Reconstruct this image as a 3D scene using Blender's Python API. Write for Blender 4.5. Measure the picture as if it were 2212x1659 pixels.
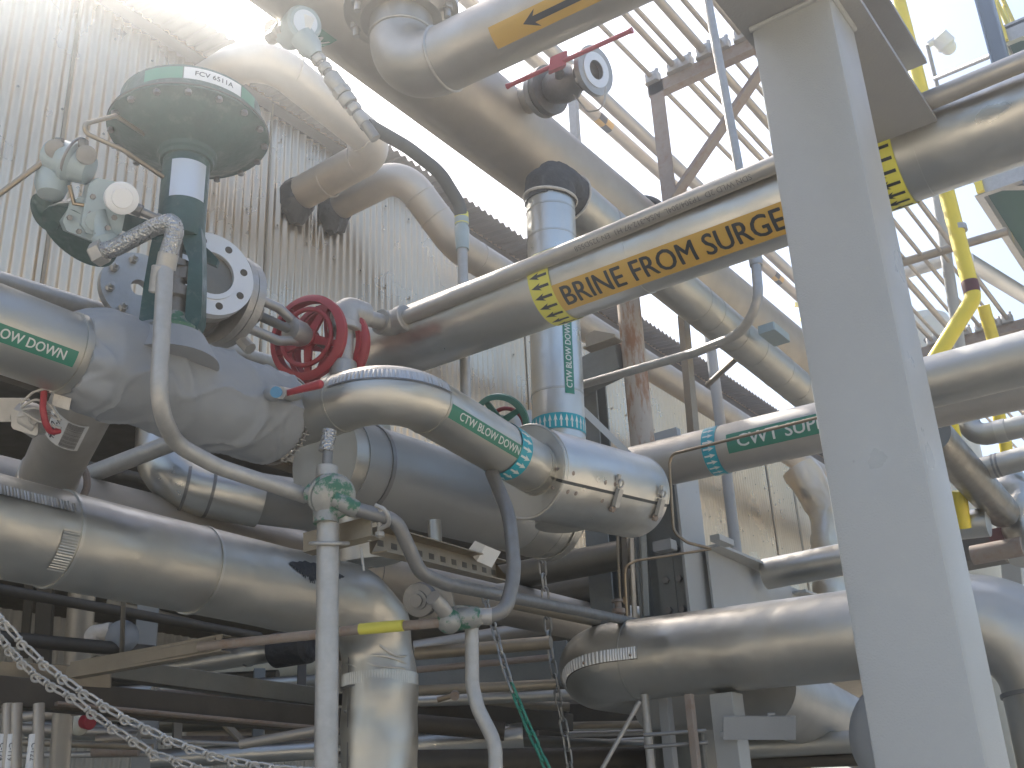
import bpy, bmesh, math, random
from mathutils import Vector, Matrix, noise
for o in list(bpy.data.objects): bpy.data.objects.remove(o)
S = bpy.context.scene
R_ = math.radians
random.seed(7)

# ------------------------------------------------------------ camera
FPX, CX, CY = 2400.0, 1106.0, 829.5          # focal length and centre, in units of a 2212 px wide picture
AXX = Vector((3669, 1224.7, 2400)).normalized()
AXY = Vector((1886, -947.6, -2400)).normalized()
AXZ = AXX.cross(AXY).normalized(); AXY = AXZ.cross(AXX).normalized()
ROT = Matrix((AXX, AXY, AXZ))                # camera -> world
CAM = Vector((0, 0, 1.6))
cd = bpy.data.cameras.new('camera'); cam = bpy.data.objects.new('camera', cd); S.collection.objects.link(cam)
cam.matrix_world = Matrix.Translation(CAM) @ ROT.to_4x4()
cd.sensor_width = 36.0; cd.lens = 36.0*FPX/2212.0; cd.clip_start = 0.05; cd.clip_end = 2000
S.camera = cam
S.render.resolution_x, S.render.resolution_y = 1024, 768

# ------------------------------------------------------------ sky, sun, exposure
SUN = Vector((-.648, .215, .731)).normalized()
w = bpy.data.worlds.new('World'); S.world = w; w.use_nodes = True
nt = w.node_tree; nt.nodes.clear()
sky = nt.nodes.new('ShaderNodeTexSky'); sky.sky_type = 'NISHITA'; sky.sun_disc = False
sky.sun_elevation = math.asin(SUN.z); sky.sun_rotation = math.atan2(SUN.x, SUN.y)
sky.air_density = 1.0; sky.dust_density = 3.6; sky.ozone_density = 1.0
bg = nt.nodes.new('ShaderNodeBackground'); bg.inputs[1].default_value = 0.15
wo = nt.nodes.new('ShaderNodeOutputWorld')
nt.links.new(sky.outputs[0], bg.inputs[0]); nt.links.new(bg.outputs[0], wo.inputs[0])
sl = bpy.data.lights.new('sun', 'SUN'); sl.energy = 5.0; sl.angle = R_(0.5); sl.color = (1, .955, .885)
so = bpy.data.objects.new('sun', sl); S.collection.objects.link(so); so.rotation_euler = SUN.to_track_quat('Z', 'Y').to_euler(); so.location = (-8, 4, 12)
S.view_settings.view_transform = 'Standard'; S.view_settings.look = 'None'
S.view_settings.exposure = 1.34; S.view_settings.gamma = 1.0
S.render.engine = 'CYCLES'; S.cycles.max_bounces = 8

# ------------------------------------------------------------ pixel <-> world helpers
AX = {'x': Vector((1, 0, 0)), 'y': Vector((0, 1, 0)), 'z': Vector((0, 0, 1))}
def P(px, py, d): return CAM + ROT @ Vector(((px-CX)/FPX*d, -(py-CY)/FPX*d, -d))
def dep(w_): return -(ROT.transposed() @ (w_-CAM)).z
def AL(p, a, px, py):
    a = AX[a] if isinstance(a, str) else a.normalized()
    r = (P(px, py, 1)-CAM).normalized(); wv = p-CAM
    b = a.dot(r); t = (b*r.dot(wv)-a.dot(wv))/(1-b*b)
    return p+a*t
def PA(p, a, px, py): return P(px, py, dep(AL(p, a, px, py)))
def PL(px, py, ax, v):                        # point of the pixel ray on the plane axis = v
    r = P(px, py, 1)-CAM; i = 'xyz'.index(ax); return CAM + r*((v-CAM[i])/r[i])
def PTS(spec):
    out = []
    for s in spec:
        if isinstance(s, Vector): out.append(s)
        elif isinstance(s[0], str): out.append(PA(out[-1], s[0], s[1], s[2]))
        else: out.append(P(*s))
    return out
def px2m(px, d): return px*d/FPX

# ------------------------------------------------------------ geometry kit
class G:
    def __init__(s): s.v = []; s.f = []
    def add(s, vs, fs):
        n = len(s.v); s.v += [Vector(q) for q in vs]; s.f += [tuple(i+n for i in f) for f in fs]; return s
    def __add__(s, o): g = G(); g.add(s.v, s.f); g.add(o.v, o.f); return g
def perp(a):
    a = a.normalized(); u = a.cross(Vector((0, 0, 1)))
    if u.length < .1: u = a.cross(Vector((0, 1, 0)))
    return u.normalized()
def fillet(pts, rad, n=9):
    if not isinstance(rad, (list, tuple)): rad = [rad]*len(pts)
    out = [pts[0]]
    for i in range(1, len(pts)-1):
        a, b, c = pts[i-1], pts[i], pts[i+1]; r = rad[i]
        d1 = (a-b); d2 = (c-b); l1 = d1.length; l2 = d2.length
        d1.normalize(); d2.normalize(); an = d1.angle(d2)
        if r <= 0 or an > 3.10: out.append(b); continue
        t = min(r/math.tan(an/2), l1*.49, l2*.49); r2 = t*math.tan(an/2)
        p1 = b+d1*t; p2 = b+d2*t; cen = b+(d1+d2).normalized()*(r2/math.sin(an/2))
        v1 = p1-cen; v2 = p2-cen; tot = v1.angle(v2); ax = v1.cross(v2)
        if ax.length < 1e-9: out.append(b); continue
        ax.normalize()
        for k in range(n+1): out.append(cen+Matrix.Rotation(tot*k/n, 3, ax) @ v1)
    out.append(pts[-1]); return out
def dense(pts, step):
    out = [pts[0]]
    for a, b in zip(pts, pts[1:]):
        n = max(1, int((b-a).length/step))
        for k in range(1, n+1): out.append(a.lerp(b, k/n))
    return out
def frames(pts):
    T = []
    for i in range(len(pts)):
        a = pts[max(0, i-1)]; b = pts[min(len(pts)-1, i+1)]; T.append((b-a).normalized())
    u = perp(T[0]); F = []
    for i, t in enumerate(T):
        u = (u-t*u.dot(t))
        u = perp(t) if u.length < 1e-6 else u.normalized()
        F.append((t, u, t.cross(u)))
    return F
def tube(pts, r, seg=24, cap=True, jit=None, closed=False):
    g = G(); F = frames(pts); n = len(pts)
    rr = r if isinstance(r, (list, tuple)) else [r]*n
    vs = []; fs = []
    for i, p in enumerate(pts):
        t, u, w_ = F[i]
        for k in range(seg):
            a = 2*math.pi*k/seg; dv = u*math.cos(a)+w_*math.sin(a); q = rr[i]
            if jit: q += jit(p+dv*q, i, a)
            vs.append(p+dv*q)
    for i in range(n-1 if not closed else n):
        j = (i+1) % n
        for k in range(seg):
            k2 = (k+1) % seg; fs.append((i*seg+k, i*seg+k2, j*seg+k2, j*seg+k))
    if cap and not closed:
        fs.append(tuple(range(seg-1, -1, -1))); fs.append(tuple((n-1)*seg+k for k in range(seg)))
    return g.add(vs, fs)
def lathe(o, a, prof, seg=28):
    a = a.normalized(); u = perp(a); w_ = a.cross(u); vs = []; fs = []
    for (t, r) in prof:
        for k in range(seg):
            an = 2*math.pi*k/seg; vs.append(o+a*t+(u*math.cos(an)+w_*math.sin(an))*max(r, 1e-5))
    n = len(prof)
    for i in range(n-1):
        for k in range(seg):
            k2 = (k+1) % seg; fs.append((i*seg+k, i*seg+k2, (i+1)*seg+k2, (i+1)*seg+k))
    if prof[0] != prof[-1]:
        fs.append(tuple(range(seg-1, -1, -1))); fs.append(tuple((n-1)*seg+k for k in range(seg)))
    return G().add(vs, fs)
def disc(o, a, r0, r1, t, seg=32):          # ring of thickness t from o along a
    return lathe(o, a, [(0, r0), (0, r1), (t, r1), (t, r0), (0, r0)], seg)
def cyl(o, a, r, h, seg=24, bev=0):
    if bev: return lathe(o, a, [(0, r-bev), (bev, r), (h-bev, r), (h, r-bev)], seg)
    return lathe(o, a, [(0, r), (h, r)], seg)
def ball(c, r, seg=20, sc=(1, 1, 1), a=Vector((0, 0, 1))):
    pr = [(-math.cos(math.pi*k/12)*r*sc[2], math.sin(math.pi*k/12)*r) for k in range(13)]
    return lathe(c, a, pr, seg)
def box(c, u, v, n, su, sv, sn, bev=0):
    u, v, n = u.normalized(), v.normalized(), n.normalized()
    if bev:
        b = bev; P2 = [(-su/2+b, -sv/2), (su/2-b, -sv/2), (su/2, -sv/2+b), (su/2, sv/2-b), (su/2-b, sv/2), (-su/2+b, sv/2), (-su/2, sv/2-b), (-su/2, -sv/2+b)]
        return prism(P2, c-n*sn/2, u, v, n, sn)
    vs = [c+u*(i*su/2)+v*(j*sv/2)+n*(k*sn/2) for k in (-1, 1) for j in (-1, 1) for i in (-1, 1)]
    return G().add(vs, [(0, 2, 3, 1), (4, 5, 7, 6), (0, 1, 5, 4), (2, 6, 7, 3), (0, 4, 6, 2), (1, 3, 7, 5)])
def prism(poly, o, u, v, n, t):
    k = len(poly); vs = [o+u*x+v*y for x, y in poly]+[o+u*x+v*y+n*t for x, y in poly]
    return G().add(vs, [tuple(range(k-1, -1, -1)), tuple(range(k, 2*k))]+[(i, (i+1) % k, k+(i+1) % k, k+i) for i in range(k)])
def profile(p0, p1, up, poly):
    a = (p1-p0); L = a.length; a.normalize(); v = (up-a*up.dot(a)).normalized(); u = v.cross(a)
    return prism(poly, p0, u, v, a, L)
def ibeam(p0, p1, up, h, w_, tf=.014, tw=.01):
    a, b, t, q = w_/2, h/2, tf, tw/2
    return profile(p0, p1, up, [(-a, -b), (a, -b), (a, -b+t), (q, -b+t), (q, b-t), (a, b-t), (a, b), (-a, b), (-a, b-t), (-q, b-t), (-q, -b+t), (-a, -b+t)])
def angle(p0, p1, up, h, w_, t=.008):
    return profile(p0, p1, up, [(0, 0), (w_, 0), (w_, t), (t, t), (t, h), (0, h)])
def channel(p0, p1, up, h, w_, t=.006):
    return profile(p0, p1, up, [(0, -h/2), (w_, -h/2), (w_, -h/2+t), (t, -h/2+t), (t, h/2-t), (w_, h/2-t), (w_, h/2), (0, h/2)])
def rbar(p0, p1, up, w_, h, bev=.006):
    b = bev; x, y = w_/2, h/2
    return profile(p0, p1, up, [(-x+b, -y), (x-b, -y), (x, -y+b), (x, y-b), (x-b, y), (-x+b, y), (-x, y-b), (-x, -y+b)])
def torus(c, a, R0, r0, s1=36, s2=10):
    a = a.normalized(); u = perp(a); w_ = a.cross(u)
    return tube([c+(u*math.cos(2*math.pi*k/s1)+w_*math.sin(2*math.pi*k/s1))*R0 for k in range(s1)], r0, s2, False, closed=True)
def hexn(o, a, r, h): return lathe(o, a, [(0, r), (h*.85, r), (h, r*.85)], 6)
class Cyl:                                   # wrapping things on a pipe; s along a, t round it, 0 = towards the eye (+phi)
    def __init__(s, o, a, r, phi=0, ref=None):
        s.o = o; s.a = a.normalized(); s.r = r; u = ((ref or CAM)-o); u = (u-s.a*u.dot(s.a)).normalized()
        s.u = Matrix.Rotation(phi, 3, s.a) @ u; s.w = s.u.cross(s.a)
    def m(s, x, t, h=0):
        r = s.r+h; an = t/s.r; return s.o+s.a*x+(s.u*math.cos(an)+s.w*math.sin(an))*r
def patch(c, s0, s1, t0, t1, h, thick=.0012, ns=None, nt_=None, rip=None):
    nt_ = nt_ or max(2, int(abs(t1-t0)/c.r/.12)+1); ns = ns or 2; vs = []; fs = []
    for i in range(ns+1):
        for j in range(nt_+1):
            s_, t_ = s0+(s1-s0)*i/ns, t0+(t1-t0)*j/nt_
            vs.append(c.m(s_, t_, h+(rip(s_, t_) if rip else 0)))
    for i in range(ns):
        for j in range(nt_): q = i*(nt_+1)+j; fs.append((q, q+nt_+1, q+nt_+2, q+1))
    n = len(vs)
    return G().add(vs, fs)
def text2d(s, size, bold=0.0):
    cu = bpy.data.curves.new('t', 'FONT'); cu.body = s; cu.size = size; cu.align_x = 'CENTER'; cu.align_y = 'CENTER'; cu.offset = bold*size; cu.resolution_u = 3; cu.extrude = 0
    ob = bpy.data.objects.new('t', cu); S.collection.objects.link(ob)
    me = bpy.data.meshes.new_from_object(ob)
    bm = bmesh.new(); bm.from_mesh(me)
    ys = [v.co.y for v in bm.verts] or [0]; y0, y1 = min(ys), max(ys)
    bmesh.ops.remove_doubles(bm, verts=bm.verts, dist=1e-6)
    bmesh.ops.triangulate(bm, faces=bm.faces)
    for k in range(1, 8):
        bmesh.ops.bisect_plane(bm, geom=bm.verts[:]+bm.edges[:]+bm.faces[:], plane_co=(0, y0+(y1-y0)*k/8, 0), plane_no=(0, 1, 0))
    xs = [v.co.x for v in bm.verts]; x0, x1 = min(xs), max(xs); nn = int((x1-x0)/max(y1-y0, 1e-3)*3)
    for k in range(1, nn):
        bmesh.ops.bisect_plane(bm, geom=bm.verts[:]+bm.edges[:]+bm.faces[:], plane_co=(x0+(x1-x0)*k/nn, 0, 0), plane_no=(1, 0, 0))
    bm.verts.index_update()
    vs = [(v.co.x, v.co.y) for v in bm.verts]; fs = [tuple(v.index for v in f.verts) for f in bm.faces]
    bm.free(); bpy.data.objects.remove(ob); bpy.data.curves.remove(cu); bpy.data.meshes.remove(me)
    return vs, fs, x1-x0
def text_on(c, s, size, s0, t0, h=.002, bold=0.0, hoop=False, flip=False, fit=None):
    vs, fs, wd = text2d(s, size, 0); k = (fit/wd) if fit else 1; g = G()
    sg = -1 if flip else 1; e = bold*size*.75
    offs = [(0, 0), (e, 0), (-e, 0), (0, e*.6), (0, -e*.6)] if bold > .008 else [(0, 0)]
    for i, (ox, oy) in enumerate(offs):
        hh = h+.00015*i
        if hoop: g.add([c.m(s0+y*sg+oy, t0-(x*sg*k+ox), hh) for x, y in vs], fs)
        else: g.add([c.m(s0+x*sg*k+ox, t0+y*sg+oy, hh) for x, y in vs], fs)
    return g
def text_flat(o, u, v, s, size, bold=0.0, h=.001):
    vs, fs, wd = text2d(s, size, bold); n = u.cross(v).normalized()
    return G().add([o+u*x+v*y+n*h for x, y in vs], fs)
ARROW = [(-.5, -.13), (.05, -.13), (-.06, -.36), (.5, 0), (-.06, .36), (.05, .13), (-.5, .13)]
def arrows(c, s0, wd, n, h, flip=1, ts=None, pitch=.03, skew=0, sc=.82):
    g = G()
    for k in range(n):
        t = (k-(n-1)/2)*pitch if ts is None else ts[k]
        pts = [(x*wd*sc*flip, y*pitch) for x, y in ARROW]
        idx = [(0, 1, 5, 6), (1, 2, 3), (3, 4, 5), (1, 3, 5)]
        m = []
        for (x, y) in pts: m.append(c.m(s0+x+skew*t, t+y, h))
        g.add(m, idx)
    return g
def corr(o, u, v, n, lu, lv, pitch=.068, amp=.009, seg=8, nv=1):   # corrugated sheet, waves across u
    k = int(lu/pitch*seg); vs = []; fs = []
    for i in range(k+1):
        x = lu*i/k; z = amp*math.sin(2*math.pi*i/seg)
        for j in range(nv+1): vs.append(o+u*x+v*(lv*j/nv)+n*z)
    for i in range(k):
        for j in range(nv): q = i*(nv+1)+j; fs.append((q, q+nv+1, q+nv+2, q+1))
    return G().add(vs, fs)
def chain_g(pts, L=.05, wd=.03, r=.0035, tw=0):
    g = G(); d = dense(pts, .004); acc = 0; prev = d[0]; cs = []; nx = 0
    for a, b in zip(d, d[1:]):
        acc += (b-a).length
        if acc >= nx: cs.append((b, (b-a).normalized())); nx += L-2*r*1.3
    for i, (c, t) in enumerate(cs):
        u = perp(t); w_ = t.cross(u); s_ = (u+w_*.3).normalized() if i % 2 else (w_-u*.3).normalized()
        path = []
        for k in range(14):
            an = 2*math.pi*k/14; x = math.cos(an); y = math.sin(an)
            path.append(c+t*((L-wd)/2*(1 if x > 0 else -1)+x*wd/2)+s_*(y*(wd/2-r)))
        g = g+tube(path, r, 6, False, closed=True)
    return g

# ------------------------------------------------------------ objects
ORG = {}
def mesh_of(name, g, mat, org, flat=False, ang=38):
    me = bpy.data.meshes.new(name); me.from_pydata([v-org for v in g.v], [], g.f); me.update()
    if not flat:
        me.polygons.foreach_set('use_smooth', [True]*len(me.polygons))
        me.set_sharp_from_angle(angle=R_(ang))
    if mat: me.materials.append(mat)
    o = bpy.data.objects.new(name, me); S.collection.objects.link(o); return o
def fixn(g):
    bm = bmesh.new(); vs = [bm.verts.new(v) for v in g.v]
    for f in g.f:
        try: bm.faces.new([vs[i] for i in f])
        except ValueError: pass
    bmesh.ops.recalc_face_normals(bm, faces=bm.faces); bm.verts.index_update()
    g2 = G(); g2.v = [v.co.copy() for v in bm.verts]; g2.f = [tuple(v.index for v in f.verts) for f in bm.faces]; bm.free(); return g2
def props(o, label, cat, group=None, kind=None):
    if label: o['label'] = label
    if cat: o['category'] = cat
    if group: o['group'] = group
    if kind: o['kind'] = kind
def thing(name, label, cat, org, group=None):
    o = bpy.data.objects.new(name, None); S.collection.objects.link(o); o.location = org; o.empty_display_size = .05
    ORG[o.name] = org.copy(); props(o, label, cat, group); return o
def part(name, g, mat, parent, label=None, fix=True, flat=False):
    org = ORG[parent.name]; o = mesh_of(name, fixn(g) if fix else g, mat, org, flat); o.parent = parent; ORG[o.name] = org
    if label: o['label'] = label
    return o
def solo(name, label, cat, g, mat, group=None, kind=None, fix=True, flat=False):
    xs = [v.x for v in g.v]; ys = [v.y for v in g.v]; zs = [v.z for v in g.v]
    org = Vector(((min(xs)+max(xs))/2, (min(ys)+max(ys))/2, min(zs)))
    o = mesh_of(name, fixn(g) if fix else g, mat, org, flat); o.location = org; ORG[o.name] = org; props(o, label, cat, group, kind); return o
def seam(c, a, r, w_=.012, e=.0025): return lathe(c-a.normalized()*w_/2, a, [(0, r-.002), (0, r+e), (w_, r+e), (w_, r-.002), (0, r-.002)], 32)
def pipe(label, spec, r, mat, bend=0, name='steel_pipe', cat='pipe', seams=(), smat=None, group=None, seg=None, sw=.012, se=.0025, sname='seam_band', run='pipe_run', n=9, jit=None, step=None):
    pts = PTS(spec); path = fillet(pts, bend, n) if bend else pts
    if step: path = dense(path, step)
    seg = seg or (40 if r > .07 else 24 if r > .025 else 12)
    g = tube(path, r, seg, True, jit)
    if not seams: o = solo(name, label, cat, g, mat, group); return o, pts
    t = thing(name, label, cat, pts[0], group); part(run, g, mat, t)
    for (i, px, py) in seams:
        a = pts[i+1]-pts[i]; c = AL(pts[i], a, px, py); part(sname, seam(c, a, r, sw, se), smat or mat, t)
    return t, pts

# ------------------------------------------------------------ materials
def mat(name, col, rough=.5, metal=0, var=.15, nscale=6, bump=0, bscale=40, rvar=.1, col2=None, c2=(.55, .7), stretch=None, coat=0, spec=.5, fine=0):
    m = bpy.data.materials.new(name); m.use_nodes = True; t = m.node_tree; N = t.nodes; L = t.links
    b = N['Principled BSDF']; tc = N.new('ShaderNodeTexCoord'); src = tc.outputs['Object']
    if stretch:
        mp = N.new('ShaderNodeMapping'); mp.inputs['Scale'].default_value = stretch; L.new(src, mp.inputs[0]); src2 = mp.outputs[0]
    else: src2 = src
    no = N.new('ShaderNodeTexNoise'); no.inputs['Scale'].default_value = nscale; no.inputs['Detail'].default_value = 6; no.inputs['Roughness'].default_value = .65; L.new(src2, no.inputs['Vector'])
    mx = N.new('ShaderNodeMix'); mx.data_type = 'RGBA'
    c = Vector(col); mx.inputs[6].default_value = (*[max(0, x*(1-var)) for x in col], 1); mx.inputs[7].default_value = (*[min(1, x*(1+var)) for x in col], 1)
    L.new(no.outputs[0], mx.inputs[0]); cout = mx.outputs[2]
    if col2:
        n2 = N.new('ShaderNodeTexNoise'); n2.inputs['Scale'].default_value = nscale*1.7; n2.inputs['Detail'].default_value = 8; n2.inputs['Roughness'].default_value = .7; L.new(src2, n2.inputs['Vector'])
        rp = N.new('ShaderNodeValToRGB'); rp.color_ramp.elements[0].position = c2[0]; rp.color_ramp.elements[1].position = c2[1]; L.new(n2.outputs[0], rp.inputs[0])
        m2 = N.new('ShaderNodeMix'); m2.data_type = 'RGBA'; L.new(rp.outputs[0], m2.inputs[0]); L.new(cout, m2.inputs[6]); m2.inputs[7].default_value = (*col2, 1); cout = m2.outputs[2]
        mm = N.new('ShaderNodeMath'); mm.operation = 'MULTIPLY_ADD'; L.new(rp.outputs[0], mm.inputs[0]); mm.inputs[1].default_value = -metal; mm.inputs[2].default_value = metal; L.new(mm.outputs[0], b.inputs['Metallic'])
    else: b.inputs['Metallic'].default_value = metal
    L.new(cout, b.inputs['Base Color'])
    mr = N.new('ShaderNodeMapRange'); mr.inputs[1].default_value = .3; mr.inputs[2].default_value = .7; mr.inputs[3].default_value = max(.05, rough-rvar); mr.inputs[4].default_value = min(1, rough+rvar)
    n3 = N.new('ShaderNodeTexNoise'); n3.inputs['Scale'].default_value = nscale*2.3; n3.inputs['Detail'].default_value = 5; L.new(src, n3.inputs['Vector'])
    L.new(n3.outputs[0], mr.inputs[0]); L.new(mr.outputs[0], b.inputs['Roughness'])
    b.inputs['Specular IOR Level'].default_value = spec
    if coat: b.inputs['Coat Weight'].default_value = coat; b.inputs['Coat Roughness'].default_value = .15
    if bump:
        n4 = N.new('ShaderNodeTexNoise'); n4.inputs['Scale'].default_value = bscale; n4.inputs['Detail'].default_value = 2 if not fine else 5; L.new(src, n4.inputs['Vector'])
        bp = N.new('ShaderNodeBump'); bp.inputs['Strength'].default_value = 1; bp.inputs['Distance'].default_value = bump; L.new(n4.outputs[0], bp.inputs['Height']); L.new(bp.outputs[0], b.inputs['Normal'])
    return m
M = {}
M['jacket'] = mat('aluminium jacketing', (.58, .565, .52), .37, 1, .16, 3, .008, 7, .11)
M['jacket2'] = mat('dull aluminium jacketing', (.50, .485, .44), .46, 1, .16, 3, .008, 6, .10)
M['jacketd'] = mat('dented aluminium jacketing', (.54, .52, .47), .42, 1, .18, 3, .014, 5, .12)
M['greyjack'] = mat('painted grey jacketing', (.34, .34, .325), .48, .4, .1, 3, .012, 4, .08)
M['stain'] = mat('weathered stainless', (.52, .49, .44), .48, .85, .13, 5, .0006, 60, .1, stretch=(1, 1, 1))
M['beige'] = mat('dusty beige steel', (.45, .41, .355), .52, .7, .12, 4, .0005, 60, .1)
M['galv'] = mat('galvanised', (.44, .425, .395), .5, .6, .22, 22, .0004, 90, .12)
M['galvd'] = mat('dark galvanised', (.25, .245, .235), .5, .7, .2, 14, .0005, 90, .12)
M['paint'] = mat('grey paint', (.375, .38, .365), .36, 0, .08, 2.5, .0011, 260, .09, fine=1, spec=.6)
M['paintg'] = mat('darker grey paint', (.30, .30, .295), .5, 0, .14, 3, .0012, 120, .06, fine=1)  # a darker grey than the column, used on the overhead beam
M['paintd'] = mat('grey paint far', (.33, .34, .345), .5, 0, .1, 5, .0006, 120, .08)
M['paintk'] = mat('weathered and shaded grey green paint', (.20, .21, .20), .55, .1, .25, 9, .001, 60, .1)  # dark tone also carries the shade on the H column web
M['blanket'] = mat('insulation blanket', (.285, .30, .315), .75, 0, .08, 7, .010, 9, .08)
M['green'] = mat('green enamel', (.025, .075, .072), .45, .0, .35, 14, .002, 50, .12, col2=(.09, .13, .125), c2=(.54, .72))
M['greenw'] = mat('green handwheel enamel', (.05, .17, .125), .4, 0, .15, 12, .0005, 80, .1)
M['greenf'] = mat('galvanised fitting, green paint', (.32, .32, .30), .5, .5, .2, 12, .0012, 60, .12, col2=(.05, .16, .10), c2=(.5, .56))
M['red'] = mat('red enamel', (.33, .035, .045), .45, 0, .15, 12, .0006, 70, .1)
M['yel'] = mat('yellow enamel', (.75, .60, .04), .4, 0, .08, 8, .0003, 70, .08)
M['brown'] = mat('brown primer', (.12, .035, .025), .5, 0, .3, 20)
M['rust'] = mat('rusty steel', (.30, .25, .21), .65, .2, .2, 9, .001, 60, .1, col2=(.24, .15, .10), c2=(.5, .72))
M['rustp'] = mat('white paint with rust runs', (.42, .37, .31), .55, .1, .12, 4, .0006, 60, .1, col2=(.28, .13, .055), c2=(.47, .58), stretch=(2.2, 2.2, .55))
M['iron'] = mat('cast iron', (.20, .19, .175), .55, .6, .25, 20, .002, 60, .12, col2=(.17, .11, .075), c2=(.58, .72))
M['cast'] = mat('cast stainless', (.42, .41, .39), .5, .75, .15, 16, .002, 70, .1)
M['white'] = mat('machined bright flange', (.72, .73, .73), .4, .35, .05, 12)
M['label_w'] = mat('white label', (.72, .72, .70), .45, 0, .03, 6)
M['label_o'] = mat('ochre label', (.56, .35, .075), .4, 0, .04, 5)
M['label_y'] = mat('yellow tape', (.66, .62, .10), .4, 0, .05, 8)
M['label_g'] = mat('green label', (.03, .20, .13), .4, 0, .06, 8)
M['label_t'] = mat('teal tape', (.02, .34, .42), .4, 0, .05, 8)
M['ink'] = mat('black ink', (.035, .04, .045), .5, 0, .1, 10)
M['inkf'] = mat('faded stencil ink', (.24, .225, .21), .5, .5, .1, 10)
M['inkw'] = mat('white ink', (.66, .68, .64), .5, 0, .05, 10)
M['rubber'] = mat('dark rubber', (.075, .08, .08), .6, 0, .2, 12, .0008, 60)
M['foam'] = mat('black foam wrap', (.085, .085, .085), .9, 0, .35, 30, .004, 70)
M['mastic'] = mat('black mastic', (.03, .032, .035), .5, 0, .3, 20, .01, 30)
M['alubox'] = mat('instrument grey', (.34, .41, .42), .45, .1, .08, 9, .0006, 80)
M['plate'] = mat('bare aluminium plate', (.68, .68, .67), .42, .7, .03, 3, rvar=.03)
M['brass'] = mat('tarnished tubing', (.34, .27, .19), .4, 1, .15, 20)
M['clad'] = mat('mill finish corrugated cladding', (.68, .56, .41), .31, .97, .28, .9, .0018, 3, .1, stretch=(1, 1, .5))
M['cladb'] = mat('weathered corrugated cladding', (.50, .49, .46), .5, .5, .2, 1.5, .002, 8, .1)
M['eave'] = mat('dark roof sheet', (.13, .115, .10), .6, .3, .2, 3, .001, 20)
M['dark'] = mat('dark steel and gap shade', (.095, .083, .066), .6, .4, .3, 6, .001, 40)  # dark tone also stands in for shade in gaps, bores and holes
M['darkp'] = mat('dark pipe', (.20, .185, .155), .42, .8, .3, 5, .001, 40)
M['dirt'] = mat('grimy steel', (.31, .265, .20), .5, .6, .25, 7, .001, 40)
M['conc'] = mat('concrete', (.50, .44, .345), .9, 0, .15, 1.2, .004, 12)
M['tankm'] = mat('cream tank paint', (.60, .58, .48), .5, 0, .04, 2)
M['cloth'] = mat('white wrap', (.60, .56, .50), .8, 0, .1, 20, .01, 30)
M['plastic'] = mat('white enamel', (.75, .75, .74), .35, 0, .03, 8)
M['grate'] = mat('green mesh', (.02, .075, .05), .7, 0, .3, 60)
M['chain'] = mat('zinc chain', (.36, .36, .35), .4, .9, .2, 30)
M['chaing'] = mat('green chain', (.04, .22, .15), .5, .1, .2, 30)
M['bluep'] = mat('blue plastic', (.08, .25, .42), .4, 0, .1, 20)
def braid():
    m = mat('braided steel', (.42, .42, .41), .32, 1, .25, 60); t = m.node_tree; N = t.nodes; L = t.links
    wv = N.new('ShaderNodeTexVoronoi'); wv.inputs['Scale'].default_value = 150; tc = N.new('ShaderNodeTexCoord'); L.new(tc.outputs['Object'], wv.inputs[0])
    bp = N.new('ShaderNodeBump'); bp.inputs['Distance'].default_value = .004; L.new(wv.outputs[0], bp.inputs['Height']); L.new(bp.outputs[0], N['Principled BSDF'].inputs['Normal']); return m
M['braid'] = braid()
V = Vector
X, Y, Z = AX['x'], AX['y'], AX['z']

# ============================================================ SETTING
def ground():
    g = G().add([V((-40, -40, 0)), V((40, -40, 0)), V((40, 50, 0)), V((-40, 50, 0))], [(0, 1, 2, 3)])
    o = mesh_of('ground', g, M['conc'], V((0, 0, 0))); o['kind'] = 'structure'; o['label'] = 'concrete ground of the plant yard'
ground()
XW = -4.98
bl = thing('metal_building', 'long building clad in mill finish corrugated sheet behind the pipes, open below', 'building', V((XW, 4, 0)))
part('wall_cladding', corr(V((XW, -3, 4.0)), Y, Z, X, 24, 2.66, .068, .012, 10), M['clad'], bl, fix=False)
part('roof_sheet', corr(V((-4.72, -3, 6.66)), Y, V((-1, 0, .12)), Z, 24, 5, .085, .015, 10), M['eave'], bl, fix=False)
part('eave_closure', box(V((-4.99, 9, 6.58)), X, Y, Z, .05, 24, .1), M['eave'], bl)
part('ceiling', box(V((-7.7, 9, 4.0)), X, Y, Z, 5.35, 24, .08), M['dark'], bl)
part('bottom_flashing', angle(V((XW+.03, -3, 4.0)), V((XW+.03, 21, 4.0)), Z, .07, .03), M['dirt'], bl)
part('rear_wall', corr(V((-9.6, -4, 0)), Y, Z, X, 26, 3.97, .1, .014, 8), M['cladb'], bl, fix=False)
for (px, py, wd) in ((583, 290, .015), (98, 540, .02), (1666, 1100, .03), (1719, 1100, .05), (1130, 700, .012)):
    c = PL(px, py, 'x', XW)
    part('sheet_joint', box(V((XW+.012, c.y, 5.31)), X, Y, Z, .012, wd, 2.60), M['dirt'], bl)
g = G()
for zz0 in (4.25, 4.95, 5.65, 6.35):
    for i in range(78):
        g = g+hexn(V((XW+.011, -1.6+.068*4*i+.017, zz0+.01*math.sin(i*2.1))), X, .008, .007)
part('cladding_screws', g, M['dirt'], bl)['kind'] = 'stuff'

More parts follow.
